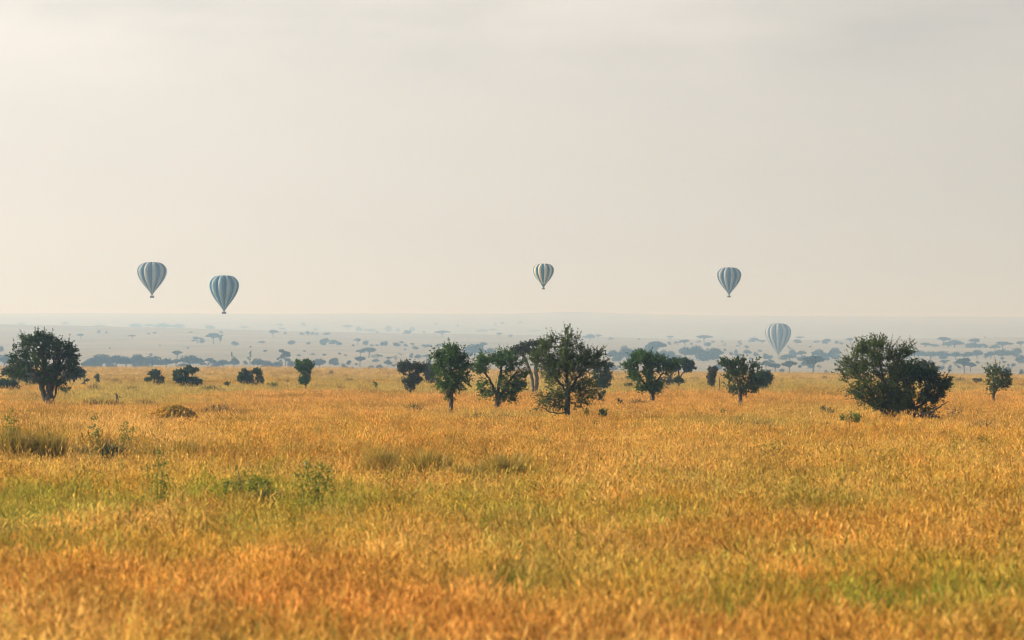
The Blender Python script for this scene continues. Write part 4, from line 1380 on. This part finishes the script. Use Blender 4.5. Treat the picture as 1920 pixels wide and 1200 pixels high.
def tuft(seed, n, r, h, w, heads, lean, hw=0.012, hl=0.05):
    rng = np.random.default_rng(seed)
    a = rng.random(n) * 6.28
    rr = np.sqrt(rng.random(n)) * r
    bx, by = rr * np.cos(a), rr * np.sin(a)
    hh = h * (0.45 + 0.70 * rng.random(n))
    ln = rng.normal(size=(n, 2)) * lean
    an = rng.random(n) * 3.14
    ex, ey = np.cos(an) * w, np.sin(an) * w
    def pt(f, s, side):
        return np.stack([bx + ln[:, 0] * hh * f ** 1.6 + side * ex * s, by + ln[:, 1] * hh * f ** 1.6 + side * ey * s, hh * f], -1)
    V = [np.stack([pt(0, 1, -1), pt(0, 1, 1), pt(.55, .8, 1), pt(.55, .8, -1), pt(1, 0, 0)], 1).reshape(-1, 3)]
    k = np.arange(n)[:, None] * 5
    Q, Tt = [k + np.array([[0, 1, 2, 3]])], [k + np.array([[3, 2, 4]])]
    MQ, MT = [np.zeros(n)], [np.zeros(n)]
    if heads:
        m = int(n * heads)
        idx = rng.permutation(n)[:m]
        tip = pt(1, 0, 0)[idx]
        for rep in range(2):
            dv = np.stack([ln[idx, 0] * 1.2, ln[idx, 1] * 1.2, np.full(m, .9)], -1) + rng.normal(size=(m, 3)) * .30
            dv /= np.linalg.norm(dv, axis=1, keepdims=True)
            sd = np.cross(dv, rng.normal(size=(m, 3)))
            sd /= np.linalg.norm(sd, axis=1, keepdims=True)
            L0 = hl * (.6 + .8 * rng.random((m, 1)))
            c = tip - dv * L0 * (.3 + rep * .9)
            v = np.stack([c, c + dv * L0 * .45 + sd * hw, c + dv * L0, c + dv * L0 * .45 - sd * hw], 1).reshape(-1, 3)
            off = sum(len(q) for q in V)
            Q.append(off + np.arange(4 * m).reshape(-1, 4))
            MQ.append(np.ones(m))
            V.append(v)
    me = mesh_from('grass_tuft', np.concatenate(V), quads=np.concatenate(Q), tris=np.concatenate(Tt), mi=np.concatenate(MQ + MT), mats=GM)
    return bpy.data.objects.new('grass_tuft', me)


def build_grass():
    coll = bpy.data.collections.new('grass_tufts')
    protos = [tuft(1, 50, .33, .60, .006, .8, .16, .014, .11), tuft(2, 50, .33, .66, .006, .8, .20, .013, .13), tuft(3, 50, .35, .50, .006, .7, .24, .015, .10),
              tuft(4, 60, .30, .50, .009, 0, .34), tuft(5, 60, .28, .55, .008, .15, .26), tuft(6, 12, .40, 1.0, .005, 1.0, .12, .016, .16)]
    for p in protos:
        coll.objects.link(p)
    rng = np.random.default_rng(5)
    X, D, SC = [], [], []
    for (d0, d1, dens, s) in [(30, 60, 6.0, 1.0), (60, 110, 5.0, 1.0), (110, 180, 3.6, 1.08), (180, 300, 2.6, 1.2), (300, 560, 1.3, 1.5), (560, 1180, .55, 1.9)]:
        hwid = 0.137
        area = hwid * (d1 * d1 - d0 * d0) + 8 * (d1 - d0)
        n = int(area * dens)
        d = np.sqrt(rng.random(n) * (d1 * d1 - d0 * d0) + d0 * d0)
        x = (rng.random(n) * 2 - 1) * (hwid * d + 4)
        X.append(x); D.append(d); SC.append(np.full(n, s))
        # the meadow runs on to both sides of the picture
        wide = lambda q: (.20 * q + 34) - (hwid * q + 4)
        n = int((wide(d0) + wide(d1)) * (d1 - d0) * dens * .55)
        d = d0 + (d1 - d0) * rng.random(n)
        x = (hwid * d + 4 + rng.random(n) * wide(d)) * np.where(rng.random(n) < .5, -1, 1)
        X.append(x); D.append(d); SC.append(np.full(n, s * 1.15))
    X, D, SC = np.concatenate(X), np.concatenate(D), np.concatenate(SC)
    n = len(X)
    Z = terrain(X, D)
    PX = 960 + F * X / D
    RW = HZ + F * (EYE - CANOPY - Z) / D
    def blob(cx, cy, rx, ry, k=1.0):
        q = ((PX - cx) / rx) ** 2 + ((RW - cy) / ry) ** 2
        return k * np.exp(-q ** 1.5)
    gold = np.array([0.56, 0.355, 0.066]); rust = np.array([0.53, 0.27, 0.066]); green = np.array([0.30, 0.31, 0.045])
    straw = np.array([0.64, 0.455, 0.145]); pale = np.array([0.54, 0.405, 0.15]); ochre = np.array([0.30, 0.205, 0.035]); orange = np.array([0.59, 0.355, 0.10])
    palegreen = np.array([0.44, 0.385, 0.11])
    C = np.tile(gold, (n, 1))
    def mixin(col, w):
        w = np.clip(w, 0, 1)[:, None]
        C[:] = C * (1 - w) + col * w
    n1 = fbm(X / 7.0, D / 16.0, 21)
    n2 = fbm(X / 2.2, D / 4.5, 31)
    n3 = fbm(X / 22.0, D / 60.0, 41)
    mixin(straw, (n1 - .45) * 2.4)
    mixin(np.array([.40, .245, .055]), (.47 - n1) * 3.2)
    mixin(rust, (n3 - .55) * 2.6 + (n2 - .6) * 1.2)
    mixin(green, np.clip((n2 - .56) * 3.0, 0, .8) * np.clip((RW - 800) / 120, 0, 1))
    # every tuft its own age: some still green, some bleached, some rusty, some dull
    pick = rng.random(n)
    mixin(palegreen * np.array([.85, 1.0, .8]), (pick < .20) * .65)
    mixin(straw, ((pick > .20) & (pick < .36)) * .7)
    mixin(rust, ((pick > .36) & (pick < .50)) * .6)
    mixin(ochre * .8, ((pick > .50) & (pick < .60)) * .6)
    mixin(green, ((pick > .60) & (pick < .64)) * np.clip((RW - 790) / 60, 0, 1) * .85)
    # plain beyond the trees: orange belt, then a paler greenish belt, then pale gold at the crest
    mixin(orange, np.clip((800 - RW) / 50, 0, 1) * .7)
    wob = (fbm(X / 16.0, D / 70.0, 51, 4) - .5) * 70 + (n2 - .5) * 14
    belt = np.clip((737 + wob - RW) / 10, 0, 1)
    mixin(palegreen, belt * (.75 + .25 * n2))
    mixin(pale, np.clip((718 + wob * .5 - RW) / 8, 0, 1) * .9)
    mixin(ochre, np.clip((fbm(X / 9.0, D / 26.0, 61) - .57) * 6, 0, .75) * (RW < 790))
    mixin(palegreen, blob(230, 752, 190, 9, .8) + blob(940, 778, 140, 7, .6) + blob(1420, 790, 150, 8, .7) + blob(1560, 770, 120, 10, .5) + blob(850, 735, 160, 6, .5))
    mixin(straw, blob(190, 800, 130, 22, .8) + blob(330, 825, 80, 18, .6) + blob(1280, 850, 260, 30, .35))
    dk = fbm(PX / 34.0, RW / 16.0, 71)
    mixin(ochre, (blob(150, 838, 240, 16, .9) + blob(860, 862, 190, 17, .9) + blob(70, 815, 90, 26, .7) + blob(490, 835, 110, 10, .5)) * np.clip(dk * 3.4 - 1.1, 0, 1))
    gm = np.clip((n2 - .30) * 3.0, 0, 1)
    mixin(green, (blob(220, 930, 380, 48, 1.0) + blob(540, 915, 150, 34, 1.0) + blob(1150, 925, 480, 48, .55) + blob(1780, 1110, 210, 65, 1.1)
                  + blob(1330, 1085, 330, 45, .75) + blob(800, 1050, 260, 30, .5) + blob(30, 1000, 120, 30, .5) + blob(1560, 860, 260, 30, .3) + blob(480, 1000, 260, 30, .35)) * gm)
    rn = .55 + .9 * np.clip((n1 - .3) * 2, 0, 1)
    mixin(rust, rn * (blob(280, 1080, 560, 60, .65) + blob(1000, 1170, 620, 40, .6) + blob(1700, 1190, 420, 26, .75) + blob(700, 1120, 250, 40, .5) + blob(1500, 1000, 420, 30, .35)))
    mixin(straw, blob(60, 1170, 170, 40, .5) + blob(360, 1150, 60, 60, .3))
    C *= np.clip(0.72 + 0.58 * fbm(X / 1.3, D / 3.0, 91), .7, 1.3)[:, None]
    C *= (0.74 + 0.66 * rng.random((n, 1))) * np.array([.985, 1.0, 1.0])
    isg = (C[:, 1] / C[:, 0] > 0.72)
    kind = rng.integers(0, 3, n)
    kind = np.where(isg & (rng.random(n) < .75), rng.integers(3, 5, n), kind)
    kind = np.where(rng.random(n) < .10, 5, kind)
    SC = SC * (0.75 + 0.5 * rng.random(n)) * (0.86 + 0.3 * n1)
    tall = np.clip(blob(150, 838, 240, 14) + blob(860, 862, 190, 14) + blob(70, 818, 90, 20), 0, 1)
    SC = SC * (1 + .35 * tall)
    SZ = np.stack([SC, SC, SC / np.maximum(1, (SC / 1.0)) ** .75 * .88], -1)
    me = bpy.data.meshes.new('grass')
    me.vertices.add(n)
    me.vertices.foreach_set('co', np.stack([X, D, Z], -1).astype(np.float32).ravel())
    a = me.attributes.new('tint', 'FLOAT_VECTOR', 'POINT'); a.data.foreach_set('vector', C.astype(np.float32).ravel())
    a = me.attributes.new('size', 'FLOAT_VECTOR', 'POINT'); a.data.foreach_set('vector', SZ.astype(np.float32).ravel())
    a = me.attributes.new('pick', 'INT', 'POINT'); a.data.foreach_set('value', kind.astype(np.int32))
    rot = np.stack([rng.normal(size=n) * .06, rng.normal(size=n) * .06, rng.random(n) * 6.28], -1)
    a = me.attributes.new('turn', 'FLOAT_VECTOR', 'POINT'); a.data.foreach_set('vector', rot.astype(np.float32).ravel())
    o = link('grass', me)
    tag(o, 'tall golden and rust coloured grass with green patches covering the plain', 'grass', kind='stuff')
    g = bpy.data.node_groups.new('grass_scatter', 'GeometryNodeTree')
    g.interface.new_socket('Geometry', in_out='INPUT', socket_type='NodeSocketGeometry')
    g.interface.new_socket('Geometry', in_out='OUTPUT', socket_type='NodeSocketGeometry')
    gi, go = g.nodes.new('NodeGroupInput'), g.nodes.new('NodeGroupOutput')
    ci = g.nodes.new('GeometryNodeCollectionInfo')
    ci.inputs['Collection'].default_value = coll
    ci.inputs['Separate Children'].default_value = True
    ci.inputs['Reset Children'].default_value = True
    ip = g.nodes.new('GeometryNodeInstanceOnPoints')
    ip.inputs['Pick Instance'].default_value = True
    def attr(nm, ty):
        q = g.nodes.new('GeometryNodeInputNamedAttribute')
        q.data_type = ty
        q.inputs['Name'].default_value = nm
        return q.outputs['Attribute']
    l = g.links.new
    l(gi.outputs[0], ip.inputs['Points'])
    l(ci.outputs[0], ip.inputs['Instance'])
    l(attr('pick', 'INT'), ip.inputs['Instance Index'])
    l(attr('size', 'FLOAT_VECTOR'), ip.inputs['Scale'])
    l(attr('turn', 'FLOAT_VECTOR'), ip.inputs['Rotation'])
    l(ip.outputs[0], go.inputs[0])
    md = o.modifiers.new('scatter', 'NODES')
    md.node_group = g
    print('grass tufts', n)


build_grass()
